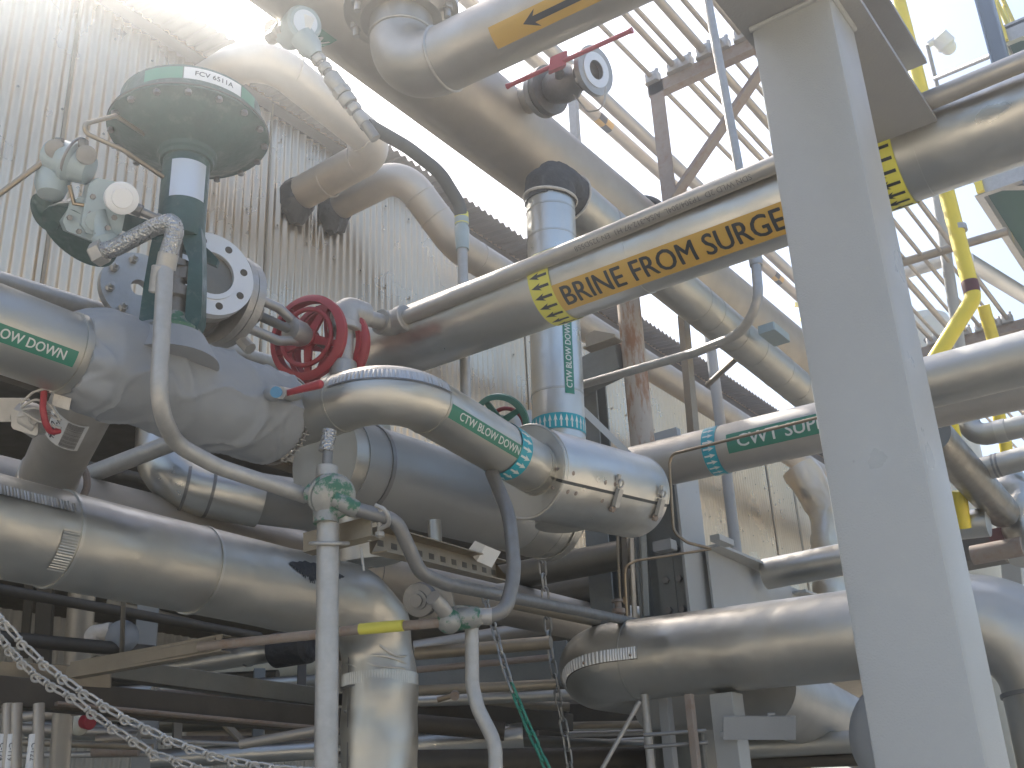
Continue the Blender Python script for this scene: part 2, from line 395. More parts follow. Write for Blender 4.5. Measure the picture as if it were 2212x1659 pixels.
# ============================================================ FOREGROUND COLUMN AND BEAM
KS = .80                                    # the column stands this much nearer than a ten inch one would
Pc = P(2132, 1652, 2.4*KS); hw_ = .125*KS; cx, cy_ = Pc.x-hw_, Pc.y+hw_*.8
zb = 1.6+2.305*KS
e1, e2 = .018*KS, .005*KS
col = thing('steel_column', 'thick grey painted box column standing closest to the camera on the right', 'column', V((cx, cy_, 0)))
part('box_section', prism([(-hw_+e1, -hw_*.8), (hw_-e1, -hw_*.8), (hw_-e2, -hw_*.8+e2), (hw_, -hw_*.8+e1), (hw_, hw_*.8), (-hw_, hw_*.8), (-hw_, -hw_*.8+e1), (-hw_+e2, -hw_*.8+e2)], V((cx, cy_, 0)), X, Y, Z, zb-.004), M['paint'], col)
part('base_plate', box(V((cx, cy_, .012)), X, Y, Z, .36, .36, .02, .004), M['paint'], col)
q1 = PL(1542, 0, 'z', zb); q2 = PL(1635, 110, 'z', zb); q3 = PL(1863, 0, 'z', zb); q4 = PL(2035, 285, 'z', zb); q5 = PL(1905, 333, 'z', zb)
xl = (q1.x+q2.x)/2; xr = (q3.x+q4.x)/2; ye = q4.y; hb = .32*KS
bm_ = thing('steel_beam', 'grey painted I beam passing over the top of the big column', 'beam', V(((xl+xr)/2, ye-1, zb)))
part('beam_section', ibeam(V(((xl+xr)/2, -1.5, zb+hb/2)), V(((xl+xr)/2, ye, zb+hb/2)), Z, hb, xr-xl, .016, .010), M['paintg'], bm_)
part('end_weld', tube([V((cx-hw_, cy_-hw_*.82, zb-.004)), V((cx+hw_, cy_-hw_*.82, zb-.004))], .008, 8), M['paint'], bm_)
part('end_weld', tube([V((cx+hw_+.002, cy_-hw_*.82, zb-.004)), V((cx+hw_+.002, cy_+hw_*.8, zb-.004))], .008, 8), M['paint'], bm_)

# ============================================================ BRINE PIPE
rb = .130
BR = PTS([(760, 781, 4.42), ('x', 894, 732), ('x', 2300, 218)])
B0, B1 = BR[0], BR[2]; ab = (B1-B0).normalized()
t = thing('brine_pipe', 'large jacketed pipe with the ochre BRINE FROM SURGE label, ending by the red handwheels', 'pipe', B0)
path = fillet([B0-Z*.8+Y*.1, B0-ab*.0, B1+ab*2.5], .2)
part('pipe_run', tube(dense(path, .06), rb, 48, True), M['jacket'], t)
def on(p, a, px, py): return (AL(p, a, px, py)-p).dot(a.normalized())
for (px, py) in ((800, 765), (1385, 555), (1990, 330)):
    part('seam_band', seam(B0+ab*on(B0, ab, px, py), ab, rb, .010, .002), M['jacket'], t)
cb = Cyl(B0+ab*on(B0, ab, 1468, 545), ab, rb, phi=R_(19))
lw = on(B0, ab, 1722, 450)-on(B0, ab, 1222, 620)
lb = part('pipe_label', patch(cb, -lw/2-.0, lw/2, -.052, .052, .003, ns=8), M['label_o'], t, fix=False)
part('lettering', text_on(cb, 'BRINE FROM SURGE', .100, -.0, 0, .0045, .022, fit=lw*.93), M['ink'], lb, fix=False)
for (px, py, nm) in ((1211, 628, 0), (1925, 362, 1)):
    c = Cyl(B0+ab*on(B0, ab, px, py), ab, rb)
    bd = part('arrow_tape', patch(c, -.043, .043, -rb*3.1, rb*3.1, .0034, nt_=48), M['label_y'], t, fix=False)
    part('arrow_marks', arrows(c, 0, .086, 22, .0046, -1, pitch=.0365), M['ink'], bd, fix=False)

# small stainless line resting on the brine pipe, with its fittings
SP = PTS([(868, 690, 4.12), ('x', 1470, 447), ('x', 2260, 112)])
t = thing('steel_pipe', 'thin stencilled stainless pipe along the top of the brine pipe, ending in a screwed elbow', 'pipe', SP[0])
asp = (SP[2]-SP[0]).normalized()
part('pipe_run', tube([SP[0], SP[2]+asp*2.4], .028, 28), M['stain'], t)
cs_ = Cyl(SP[0]+asp*on(SP[0], asp, 1430, 462), asp, .028, phi=R_(10))
part('stencil', text_on(cs_, 'SDN WLD 2D  TP304/304L  A/SA-312-97 H1  EN 325D558', .026, 0, 0, .0008, flip=True), M['inkf'], t, fix=False)
E1 = P(745, 672, 3.98); E2 = PA(E1, 'y', 838, 700)
f = thing('pipe_fitting', 'screwed galvanised elbows joining the thin stencilled pipe to the short riser by the red wheel', 'fitting', E1)
part('elbow', tube(fillet([E1-Z*.07, E1+Z*.005, E1+(E2-E1).normalized()*.09], .035), .053, 24), M['galv'], f)
part('collar', cyl(E1-Z*.085, Z, .060, .03, 24, .004), M['galv'], f)
part('nipple', tube([E1, E2], .030, 20), M['galv'], f)
part('elbow', tube(fillet([E2-(E2-E1).normalized()*.04, E2+(E2-E1).normalized()*.005-Z*.0, SP[0]+asp*.02], .04), .047, 24), M['galv'], f)
part('collar', cyl(SP[0]-asp*.01, asp, .052, .035, 24, .004), M['galv'], f)
rs = thing('pipe_riser', 'short upright galvanised pipe in front of the red handwheels', 'pipe', E1-Z*.3)
RB = PA(E1, 'z', 741, 800)
part('pipe_run', tube([RB, E1-Z*.05], .034, 24), M['galv'], rs)
part('socket', cyl(RB-Z*.03, Z, .048, .06, 24, .005), M['cast'], rs)

# ============================================================ TOP PIPE WITH ELBOW AND FLANGE
T0 = P(1420, -95, 3.05)
TP = PTS([(1107, 57, 3.35), ('x', 868, 172)])
at = (TP[0]-TP[1]).normalized(); TP0 = TP[1]+at*4.6
rt = .104
EL = TP[1]; top = EL+Z*.42
t = thing('steel_pipe', 'bare stainless pipe across the top with a wide elbow turning up into a flange', 'pipe', EL)
part('pipe_run', tube(fillet([top, EL, TP0], .17, 14), rt, 48), M['stain'], t)
for s_ in (.175, ):
    part('weld_bead', torus(EL+at*s_, at, rt, .006, 48, 8), M['stain'], t)
part('weld_bead', torus(EL+Z*.17, Z, rt, .006, 48, 8), M['stain'], t)
ct = Cyl(EL+at*on(EL, at, 1215, -5), at, rt, phi=R_(4))
lb = part('pipe_label', patch(ct, -.21, .40, -.034, .034, .002, ns=6), M['label_o'], t, fix=False)
part('flow_arrow', G().add([ct.m(x, y, .0032) for x, y in [(-.10, 0), (-.05, .026), (-.062, .009), (.10, .009), (.10, -.009), (-.062, -.009), (-.05, -.026)]], [(0, 1, 2), (0, 2, 5), (0, 5, 6), (2, 3, 4, 5)]), M['ink'], lb, fix=False)
fl = thing('pipe_flange', 'bolted flange pair at the top edge above the wide stainless elbow', 'flange', EL+Z*.26)
fz = EL+Z*.235
part('flange_ring', lathe(fz, Z, [(0, rt), (0, .135), (.03, .165), (.035, .19), (.08, .19), (.08, rt), (0, rt)], 48), M['stain'], fl)
part('flange_ring', lathe(fz+Z*.085, Z, [(0, rt), (0, .19), (.045, .19), (.045, rt), (0, rt)], 48), M['white'], fl)
for k in range(8):
    a = 2*math.pi*(k+.5)/8; c = fz+V((math.cos(a), math.sin(a), 0))*.158
    part('bolt', hexn(c+Z*.012, Z, .02, .024)+cyl(c-Z*.02, Z, .011, .2, 10), M['galv'], fl)

# ============================================================ RACK PIPE A (wide beige) AND ITS VALVE
A1 = P(1127, 318, 5.6); rA = .210
A0 = PA(A1, 'y', 470, -200); A2 = PA(A1, 'y', 1900, 922)
aA = (A2-A1).normalized()
t = thing('steel_pipe', 'widest bare pipe, dusty beige, sloping from the top left down to behind the brine pipe', 'pipe', A1)
part('pipe_run', tube([A0, A1, A2], rA, 56), M['beige'], t)
part('hose_loop', torus(A1+aA*on(A1, aA, 1372, 500), aA, rA+.018, .018, 48, 10), M['rubber'], t)
part('hose_loop', torus(A1+aA*on(A1, aA, 1392, 515), aA, rA+.020, .016, 48, 10), M['galv'], t)
cA = Cyl(A1+aA*on(A1, aA, 705, -12), aA, rA, phi=R_(50))
lb = part('pipe_label', patch(cA, -.05, .05, -.06, .06, .003, nt_=8), M['label_g'], t, fix=False)
part('lettering', text_on(cA, 'W', .08, 0, 0, .0045, .02), M['inkw'], lb, fix=False)
# ball valve with red bar handle
VB = P(1120, 224, 5.35); dv = (P(1290, 150, 4.98)-VB).normalized()
v = thing('ball_valve', 'flanged cast valve with a long red bar handle on the wide beige pipe', 'valve', VB)
Lv = (P(1290, 150, 4.98)-VB).length
part('stub_pipe', tube([VB-dv*.08, VB+dv*Lv*.30], .067, 28), M['stain'], v)
part('weld_bead', torus(VB+dv*.015, dv, .067, .006), M['rust'], v)
part('flange', disc(VB+dv*Lv*.30, dv, .04, .118, .03), M['cast'], v)
part('gasket', disc(VB+dv*(Lv*.30+.0305), dv, .04, .110, .006), M['rubber'], v)
part('flange', disc(VB+dv*(Lv*.30+.037), dv, .04, .118, .03), M['iron'], v)
part('valve_body', lathe(VB+dv*(Lv*.30+.06), dv, [(0, .06), (.03, .075), (.08, .088), (.13, .085), (.17, .062), (.20, .062), (.22, .075)], 28), M['iron'], v)
F2 = VB+dv*Lv*.93
part('body_neck', cyl(F2-dv*.08, dv, .064, .08), M['iron'], v)
part('flange', disc(F2, dv, .050, .115, .028), M['cast'], v)
part('raised_face', disc(F2+dv*.0285, dv, .045, .082, .004), M['white'], v)
part('bore', cyl(F2-dv*.02, dv, .049, .024), M['dark'], v)
uv = (Z-dv*Z.dot(dv)).normalized(); wv_ = dv.cross(uv)
for k in range(4):
    for base in (VB+dv*Lv*.30, F2):
        a = math.pi/4+k*math.pi/2; c = base+(uv*math.cos(a)+wv_*math.sin(a))*.095
        part('bolt', hexn(c-dv*.018, dv, .013, .018), M['galv'], v)
ST = P(1205, 135, 4.92)
part('stem', tube([VB+dv*Lv*.55, ST], .022, 16), M['iron'], v)
part('handle_hub', box(ST, (P(1240, 120, 4.92)-ST), uv, ROT@V((0, 0, 1)), .085, .07, .06, .008), M['red'], v)
HA, HB = P(1095, 187, 5.05), P(1366, 65, 4.72)
part('bar_handle', tube([HA, HA.lerp(HB, .03), HA.lerp(HB, .97), HB], [.014, .0105, .0105, .015], 16), M['red'], v)
part('grounding_wire', tube(fillet([F2-uv*.08-dv*.1, F2-uv*.2, F2-uv*.22+dv*.1, F2-uv*.11+dv*.1], .06), .004, 8), M['galv'], v)
solo('steel_strut', 'thin bluish channel hanging behind the red handled valve', 'strut', channel(PA(P(1240, 305, 6.6), 'z', 1233, 200), P(1242, 330, 6.6), X, .05, .04), M['galv'])

# pipe B, jacketed, with taped elbow and riser
C1 = P(1208, 955, 4.50); rC = .108
C0 = PA(C1, 'z', 1187, 395)
B2_ = PA(C0, 'y', 1800, 900)
riser = thing('insulated_pipe', 'upright shiny jacketed riser with the vertical green CTW BLOW DOWN label', 'pipe', C1-Z*.2)
tp = PA(C0, 'z', 1189, 440)
az = (C0-C1).normalized()
part('pipe_run', tube(dense([C1-az*.35, tp], .1), rC, 48), M['jacket'], riser)
for (px, py) in ((1190, 462), (1192, 520), (1205, 857)):
    part('seam_band', seam(C1+az*on(C1, az, px, py), az, rC, .008, .0018), M['jacket2'], riser)
cv = Cyl(C1+az*on(C1, az, 1236, 785), az, rC, phi=R_(28))
lb = part('pipe_label', patch(cv, -.175, .205, -.021, .021, .0022), M['label_g'], riser, fix=False)
part('lettering', text_on(cv, 'CTW BLOW DOWN', .036, -.0, 0, .0034, .03, fit=.30), M['inkw'], lb, fix=False)
cv = Cyl(C1+az*on(C1, az, 1209, 928), az, rC)
bd = part('arrow_tape', patch(cv, -.033, .033, -rC*3.1, rC*3.1, .0025, nt_=48), M['label_t'], riser, fix=False)
part('arrow_marks', arrows(cv, 0, .066, 30, .0037, 1, pitch=.0222), M['inkw'], bd, fix=False)
t = thing('insulated_pipe', 'jacketed pipe sloping away from the black foam elbow below the wide beige pipe', 'pipe', C0)
a2 = (B2_-C0).normalized()
part('pipe_run', tube([C0+a2*.16, B2_], rC*1.02, 48), M['jacket2'], t)
for px, py in ((1300, 485), (1512, 640), (1545, 660), (1600, 700), (1640, 735), (1700, 780), (1735, 812)):
    part('seam_band', seam(C0+a2*on(C0, a2, px, py), a2, rC*1.02, .012 if px != 1700 else .02, .0022), M['jacket2'], t)
lump = lambda s, f: (lambda p, i, a: s*(noise.noise(p*f)+.4*noise.noise(p*f*3)))
e = thing('foam_elbow', 'black foam wrapped elbow on top of the shiny riser, tied with cord', 'elbow', C0)
part('foam_wrap', tube(dense(fillet([tp-az*.005, C0+az*.0, C0+a2*.17], .13, 16), .015), rC*1.06, 48, True, lump(.012, 18)), M['foam'], e)
part('tie_cord', torus(tp+az*.02, (az+X*.15), rC*1.09, .007, 40, 8), M['cloth'], e)
part('tie_cord', torus(C0+a2*.16, a2, rC*1.10, .006, 40, 8), M['cloth'], e)

# ============================================================ WALL PIPES
rw = .118
Wa = PL(610, 440, 'x', XW-.1); Wa2 = PL(598, 446, 'x', XW+.35)
w1 = PTS([Wa, ('x', 826, 322), ('y', 560, 108), ('x', 385, 235)])
w1[3] = w1[2]+V((-1, 0, 0))*(w1[2].x-XW+.1)
t = thing('steel_pipe', 'bare pipe looping out of the cladding, along and back in, under the transmitter', 'pipe', w1[1])
part('pipe_run', tube(fillet(w1, [0, .21, .24, 0], 12), rw, 44), M['beige'], t)
for (c, a) in ((w1[1]-X*.21, X), (w1[1]-Y*.21, Y), (w1[2]+Y*.24, Y), (w1[0]+X*.45, X)):
    part('weld_bead', torus(c, a, rw, .005, 40, 8), M['beige'], t)
part('branch_stub', tube([PA(w1[2], 'x', 575, 95)-X*0+V((.05, 0, .03)), P(590, 62, dep(w1[2])-.32)], .05, 24), M['beige'], t)
Wb = PL(690, 462, 'x', XW-.1)
w2 = PTS([Wb, ('x', 868, 372)])
dB = dep(w2[1])
w2 += [P(985, 530, dB+.0), ]
w2 += PTS([w2[-1], ('y', 1130, 620), ('y', 1880, 1092)])[1:]
t = thing('steel_pipe', 'bare pipe leaving the cladding, dropping through an offset and running along the wall', 'pipe', w2[1])
part('pipe_run', tube(fillet([w2[0], w2[1], w2[2], w2[4]], [0, .24, .22, 0], 12), rw*.98, 44), M['beige'], t)
for (i, f_) in ((1, .33), (1, .62), (2, .035)):
    a = (w2[i+1]-w2[i]) if i == 1 else (w2[4]-w2[2]); c = w2[i]+a*f_ if i == 1 else w2[2]+a.normalized()*.22
    part('weld_bead', torus(c, a, rw*.98, .005, 40, 8), M['beige'], t)
for (Wq, nm) in ((Wa, 'dark ragged sealant where the upper looping pipe enters the cladding'), (Wb, 'dark ragged sealant where the lower offset pipe enters the cladding')):
    c = V((XW+.03, Wq.y, Wq.z)); vs = []; fs = []; n_ = 48
    for i in range(n_):
        a = 2*math.pi*i/n_; dn = max(0, -math.cos(a))
        ro = rw*(1.10+.10*noise.noise(V((a*2, Wq.y*9, 0)))+dn**3*(.65+.55*noise.noise(V((a*6, Wq.y*5, 3)))))
        d = Y*math.sin(a)+Z*math.cos(a)
        for (x, r) in ((-.02, rw*.98), (.09, rw*.99), (.075+.02*noise.noise(V((a*5, 1, 2))), rw*1.0+(ro-rw)*.5), (.03, ro), (-.02, ro*.98)): vs.append(c+X*x+d*r)
    for i in range(n_):
        for j in range(4): q = i*5+j; q2 = ((i+1) % n_)*5+j; fs.append((q, q2, q2+1, q+1))
    solo('pipe_seal', nm, 'sealant', G().add(vs, fs), M['mastic'])

# ============================================================ CONTROL VALVE (actuator)
vx = P(372, 722, 3.02); axv = Z
Dm = AL(vx, 'z', 405, 292); hD = (Dm-vx).dot(Z); RD = px2m(168, dep(Dm))
cvv = thing('control_valve', 'green diaphragm control valve with a wide round top standing on the grey blanket', 'valve', vx)
k = hD
part('lower_case', lathe(vx+Z*(k-.10), Z, [(0, .062), (.0, .075), (.03, .085), (.055, RD*.62), (.085, RD*.86), (.095, RD*.9), (.10, RD), (.108, RD)], 64), M['green'], cvv)
part('upper_case', lathe(vx+Z*(k+.009), Z, [(0, RD), (.008, RD), (.012, RD*.90), (.085, RD*.885), (.10, RD*.6), (.11, .05), (.112, .01)], 64), M['green'], cvv)
part('case_gasket', lathe(vx+Z*(k+.006), Z, [(0, RD*.99), (0, RD*1.012), (.004, RD*1.012), (.004, RD*.99)], 64), M['rubber'], cvv)
for i in range(16):
    a = 2*math.pi*i/16+.1; c = vx+Z*(k-.004)+V((math.cos(a), math.sin(a), 0))*RD*.95
    part('case_bolt', hexn(c-Z*.012, Z, .010, .012)+cyl(c, Z, .005, .028, 8), M['galvd'], cvv)
ch = Cyl(vx+Z*(k+.064), Z, RD*.893, phi=R_(16))
lb = part('tag_label', patch(ch, -.020, .020, -.085, .085, .002, nt_=20), M['label_w'], cvv, fix=False)
part('lettering', text_on(ch, 'FCV 6511A', .022, 0, 0, .0032, .012, hoop=True, fit=.11), M['ink'], lb, fix=False)
part('green_label', patch(ch, -.020, .020, .088, .20, .0018, nt_=12), M['label_g'], cvv, fix=False)
part('green_label', patch(ch, -.020, .020, -.15, -.088, .0018, nt_=12), M['label_g'], cvv, fix=False)
part('lifting_hook', tube(fillet([vx+Z*(k+.11)+V((-.03, 0, 0)), vx+Z*(k+.20)+V((-.025, 0, 0)), vx+Z*(k+.215)+V((.03, 0, 0)), vx+Z*(k+.135)+V((.03, 0, 0))], .028), .007, 10), M['galv'], cvv)
part('spring_barrel', lathe(vx+Z*(k-.36), Z, [(0, .060), (.0, .064), (.02, .067), (.26, .067), (.275, .085)], 36), M['green'], cvv)
cn = Cyl(vx+Z*(k-.19), Z, .067, phi=R_(-8))
part('name_plate', patch(cn, -.062, .062, -.07, .032, .0025, nt_=16), M['plate'], cvv, fix=False)
ru = (ROT@V((1, 0, 0))); ru = (ru-Z*ru.dot(Z)).normalized(); rf = ru.cross(Z)   # picture-right and away, level
part('collar_lug', prism([(-.02, .0), (.02, -.02), (.085, -.055), (.09, -.035), (.07, -.01), (.01, .05), (-.02, .04)], vx+Z*(k-.345)-rf*.078, ru, Z, -rf*1.0, .016), M['green'], cvv)
zz = k-.36
for s_ in (-1, 1):
    pr = [(0, 0), (.034, .0), (.044, .03), (.040, zz*.5), (.033, zz*.85), (.026, zz+.02), (-.03, zz+.02), (-.02, zz*.9), (-.002, zz*.72)]
    pr = [(x*s_, y) for x, y in pr]
    part('yoke_leg', prism([(x+s_*.040, y) for x, y in pr], vx+rf*.03, ru, Z, -rf, .05), M['green'], cvv)
part('yoke_base', lathe(vx-Z*.015, Z, [(0, .07), (.02, .078), (.04, .055), (.07, .04)], 28), M['greenf'], cvv)
part('valve_stem', cyl(vx, Z, .010, zz+.02, 12), M['galvd'], cvv)
part('packing_gland', lathe(vx+Z*.05, Z, [(0, .032), (.05, .032), (.055, .045), (.085, .045), (.09, .024), (.15, .024), (.15, .034), (.17, .034)], 16), M['iron'], cvv)
for s_ in (-1, 1): part('gland_bolt', cyl(vx+ru*s_*.036+Z*.05, Z, .006, .09, 8)+hexn(vx+ru*s_*.036+Z*.13, Z, .011, .012), M['galvd'], cvv)
part('stem_clamp', box(vx+Z*(zz*.62), ru, rf, Z, .07, .04, .035, .004), M['iron'], cvv)
# tube from case to positioner
solo('instrument_tube', 'bent thin tube looping left from the round green valve top', 'tube',
     tube(fillet([P(335, 305, 3.25), P(250, 250, 3.05), P(182, 268, 2.95), P(185, 288, 2.95), P(262, 322, 2.98), P(352, 382, 3.1)], .035), .0065, 10), M['brass'])
# positioner
po = P(205, 450, 3.0)
ps = thing('valve_positioner', 'pale grey instrument cluster with a round white lid left of the green valve', 'instrument', po)
vr = ROT@V((0, 0, 1)); rr_ = ROT@V((1, 0, 0)); uu = ROT@V((0, 1, 0))
nl = (vr+rr_*.55-uu*.15).normalized()
def pq(x, y, d): return P(x, y, d)
part('round_lid', lathe(pq(262, 428, 2.92), nl, [(-.05, .038), (0, .043), (.012, .043), (.016, .036), (.016, .028), (.02, .026)], 32), M['plastic'], ps)
part('housing', box(pq(222, 450, 3.0), rr_+uu*-.2, uu+rr_*.2, nl, .11, .15, .09, .02), M['alubox'], ps)
part('housing_rear', box(pq(188, 475, 3.03), rr_+uu*-.4, uu+rr_*.4, nl, .13, .10, .08, .02), M['alubox'], ps)
part('regulator', lathe(pq(150, 350, 3.0), (rr_*.9-uu*.4), [(-.07, .03), (-.05, .048), (-.01, .052), (0, .060), (.01, .060), (.02, .048), (.06, .04), (.065, .02)], 24), M['alubox'], ps)
part('regulator_bowl', lathe(pq(112, 400, 3.0), V((0, 0, -1)), [(-.04, .045), (0, .045), (.03, .035), (.04, .01)], 24), M['alubox'], ps)
part('gauge', lathe(pq(186, 335, 2.96), nl, [(-.02, .02), (0, .026), (.01, .026), (.012, .02)], 24), M['galvd'], ps)
part('gauge', lathe(pq(118, 322, 2.96), nl, [(-.02, .02), (0, .026), (.01, .026), (.012, .02)], 24), M['galvd'], ps)
part('dish_cover', lathe(pq(196, 482, 3.12), (nl*.5-uu*.5-rr_*.5).normalized(), [(-.02, .01), (0, .09), (.05, .112), (.06, .112)], 36), M['green'], ps)
part('dish_cover', lathe(pq(115, 452, 3.1), (nl*.6-rr_*.6-uu*.2).normalized(), [(-.03, .02), (0, .05), (.03, .055), (.035, .04)], 28), M['green'], ps)
for (bx, by, bd) in ((200, 425, 2.93), (232, 492, 2.93), (196, 462, 2.95), (170, 500, 2.97), (210, 505, 2.95), (150, 470, 2.99), (246, 470, 2.93)):
    part('cover_screw', hexn(pq(bx, by, bd), nl, .008, .012), M['galvd'], ps)
part('terminal_cap', lathe(pq(205, 478, 2.95), nl, [(-.03, .022), (0, .026), (.012, .026), (.014, .018)], 20), M['alubox'], ps)
part('link_rod', tube([pq(150, 400, 2.97), pq(160, 440, 2.98), pq(190, 445, 2.98)], .006, 8), M['brass'], ps)
part('top_fitting', hexn(pq(180, 318, 2.97), uu, .014, .02)+hexn(pq(128, 315, 2.97), uu, .014, .02), M['iron'], ps)
part('rib_ring', torus(pq(160, 345, 3.0), (rr_*.9-uu*.4), .062, .004, 32, 8), M['galvd'], ps)
part('bracket', box(pq(275, 482, 3.06), rr_-uu*.3, uu, vr, .16, .05, .02), M['green'], ps)
part('cable_gland', lathe(pq(290, 450, 2.98), (rr_-uu*.45+vr*-.2), [(-.03, .014), (0, .018), (.02, .018), (.022, .012), (.06, .012), (.06, .016), (.075, .016)], 8), M['galvd'], ps)
part('outlet_boss', lathe(pq(225, 512, 2.96), (rr_*.3-uu*1), [(-.07, .024), (-.01, .026), (.0, .034), (.03, .034)], 20), M['alubox'], ps)
solo('instrument_tube', 'straight thin tube coming in from the left edge to the instrument cluster', 'tube', tube([P(-40, 448, 2.9), P(92, 350, 2.98)], .008, 10), M['brass'])

# conduit from the instrument: braided hose, coupling, long bent conduit
hp = fillet([P(215, 545, 2.93), P(250, 535, 2.92), P(330, 492, 2.90), P(372, 478, 2.88), P(378, 500, 2.88), P(362, 555, 2.87)], [0, .03, .05, .03, .03, 0])
h = thing('flexible_conduit', 'braided flexible hose arching over to the long bent conduit beside the green valve', 'hose', P(215, 545, 2.93))
part('braided_hose', tube(dense(hp, .01), .0235, 24), M['braid'], h)
part('end_nut', hexn(P(226, 541, 2.925), P(205, 552, 2.93)-P(226, 541, 2.925), .033, .035), M['galv'], h)
part('end_nut', cyl(P(364, 548, 2.87), P(354, 600, 2.87)-P(364, 548, 2.87), .026, .04), M['galv'], h)
cd1 = PTS([(357, 570, 2.87), ('z', 341, 880), (380, 960, 2.82), (470, 1008, 2.90), (664, 1072, 3.02)])
t = thing('conduit', 'long grey conduit bending down past the blanket to the green patched fitting', 'conduit', cd1[0])
part('conduit_run', tube(fillet(cd1, [0, .16, .14, .2, 0], 10), .0215, 24), M['galv'], t)
part('coupling', cyl(P(352, 575, 2.87), P(345, 630, 2.87)-P(352, 575, 2.87), .028, .072, 24, .003), M['galv'], t)

# ============================================================ CTW LINE: left pipe, blanket, elbow pipe, cover
L0 = P(-80, 682, 2.62); L1 = PA(L0, 'y', 150, 765); L2 = PA(L0, 'y', 606, 908)
aL = (L1-L0).normalized()
t = thing('insulated_pipe', 'jacketed pipe with a green BLOW DOWN label entering the left edge', 'pipe', L0)
part('pipe_run', tube([L0-aL*1, L1+aL*.05], .104, 48), M['jacket2'], t)
cl = Cyl(L0+aL*on(L0, aL, 40, 720), aL, .104, phi=R_(4))
l0, l1 = on(L0, aL, -200, 600)-on(L0, aL, 40, 720), on(L0, aL, 150, 765)-on(L0, aL, 40, 720)-.035
lb = part('pipe_label', patch(cl, l1-.47, l1, -.021, .021, .002, ns=4), M['label_g'], t, fix=False)
part('lettering', text_on(cl, 'CTW BLOW DOWN', .033, l1-.172, 0, .0032, .03, fit=.285), M['inkw'], lb, fix=False)
part('end_band', seam(L1-aL*.01, aL, .105, .02, .004), M['jacket2'], t)
nb = 110; bp = [L1.lerp(L2, i/nb) for i in range(nb+1)]
def bl_r(s): return .108+.032*min(1, s/.10)**.7-.004*s-(.020*max(0, (s-.96)/.04)**2)
def bj(p, i, a):
    n_ = noise.noise(p*5.0)*.012+noise.noise(p*12)*.006+.010*max(0, 1-abs(noise.noise(p*7+V((5, 1, 2))))*9)*.7
    fold = .010*math.sin(a*7+noise.noise(p*4)*5)*math.exp(-i*.10)
    ridge = .008*math.exp(-((i-40-11*math.sin(a))/2.6)**2)+.009*math.exp(-((i-70-13*math.sin(a+1))/3.0)**2)+.006*math.exp(-((i-90-12*math.sin(a+2.5))/3.0)**2)
    return n_+fold+ridge
b = thing('insulation_blanket', 'fat blue grey fabric blanket laced around the valve body and pipe', 'blanket', L1)
part('blanket_cover', tube(bp, [bl_r(i/nb) for i in range(nb+1)], 120, True, bj), M['blanket'], b, fix=False)
aB = (L2-L1).normalized()
part('stitching', torus(L2-aB*.004, aB, .136, .004, 60, 6), M['inkf'], b)
for i in range(14):
    a = i*.16-.2; u_ = Cyl(L2-aB*.006, aB, .138); p_ = u_.m(0, (a-.9)*.118)
    part('lacing', tube([p_-aB*.012, p_+aB*.012], .0028, 6), M['chain'], b)
part('blanket_neck', lathe(vx-Z*.09, Z, [(0, .13), (.05, .105), (.08, .088), (.085, .07)], 32), M['blanket'], b)
part('strap_loop', ball(P(590, 850, 3.14), .028, 12, (1, 1, .8)), M['blanket'], b)
part('blue_grommet', cyl(P(598, 847, 3.08), vr, .016, .012, 16), M['bluep'], b)

rK = .087
K0 = P(596, 920, 3.42); K1 = P(850, 832, 3.19)
K2 = PA(K1, 'y', 1168, 1020); aK = (K2-K1).normalized(); aK0 = (K1-K0).normalized()
kp = fillet([K0, K1, K2], [0, .155, 0], 24)
t = thing('insulated_pipe', 'jacketed pipe with crimped elbow, green CTW BLOW DOWN label and teal arrows in the middle', 'pipe', K1)
part('pipe_run', tube(dense(kp, .03), rK, 56), M['jacketd'], t)
class PathCyl:                               # wrap on a bent pipe; s measured along the path
    def __init__(s, path, r, ref_up):
        s.p = dense(path, .004); s.r = r; s.L = [0]
        for a, b in zip(s.p, s.p[1:]): s.L.append(s.L[-1]+(b-a).length)
        s.up = ref_up
    def m(s, x, t, h=0):
        import bisect
        i = min(max(bisect.bisect(s.L, x)-1, 0), len(s.p)-2); f = (x-s.L[i])/(s.L[i+1]-s.L[i]); p = s.p[i].lerp(s.p[i+1], f)
        a = (s.p[min(i+3, len(s.p)-1)]-s.p[max(i-2, 0)]).normalized(); u = (s.up-a*s.up.dot(a)).normalized(); w_ = u.cross(a)
        an = t/s.r; return p+(u*math.cos(an)+w_*math.sin(an))*(s.r+h)
pc = PathCyl(kp, rK, Z)
sE = (kp[1]-kp[0]).length
def rip(s_, t_): return .0022*abs(math.sin(s_*math.pi/.0085))
g = patch(pc, sE-.02, sE+.25, -.118, -.085, .001, ns=230, nt_=3, rip=rip)
part('crimped_edge', g, M['jacket'], t, fix=False)
g = patch(pc, sE-.02, sE+.25, -.122, -.118, .0035, ns=80, nt_=1)
part('elbow_lap', g, M['galvd'], t, fix=False)
for c, a in ((K1-aK0*.20, aK0), (K1+aK*.165, aK), (K2-aK*.06, aK), (K2-aK*.02, aK)):
    part('seam_band', seam(c, a, rK, .010, .002), M['jacket2'], t)
ck = Cyl(K1+aK*on(K1, aK, 1018, 922), aK, rK, phi=R_(-14))
l = (P(1092, 955, 3.5)-P(945, 862, 3.3)).length*.5+.10
lb = part('pipe_label', patch(ck, -l*.80, l*.80, -.0215, .0215, .0024, ns=4), M['label_g'], t, fix=False)
part('lettering', text_on(ck, 'CTW BLOW DOWN', .034, .0, 0, .0036, .03, fit=l*1.25), M['inkw'], lb, fix=False)
ck = Cyl(K1+aK*on(K1, aK, 1092, 972), aK, rK)
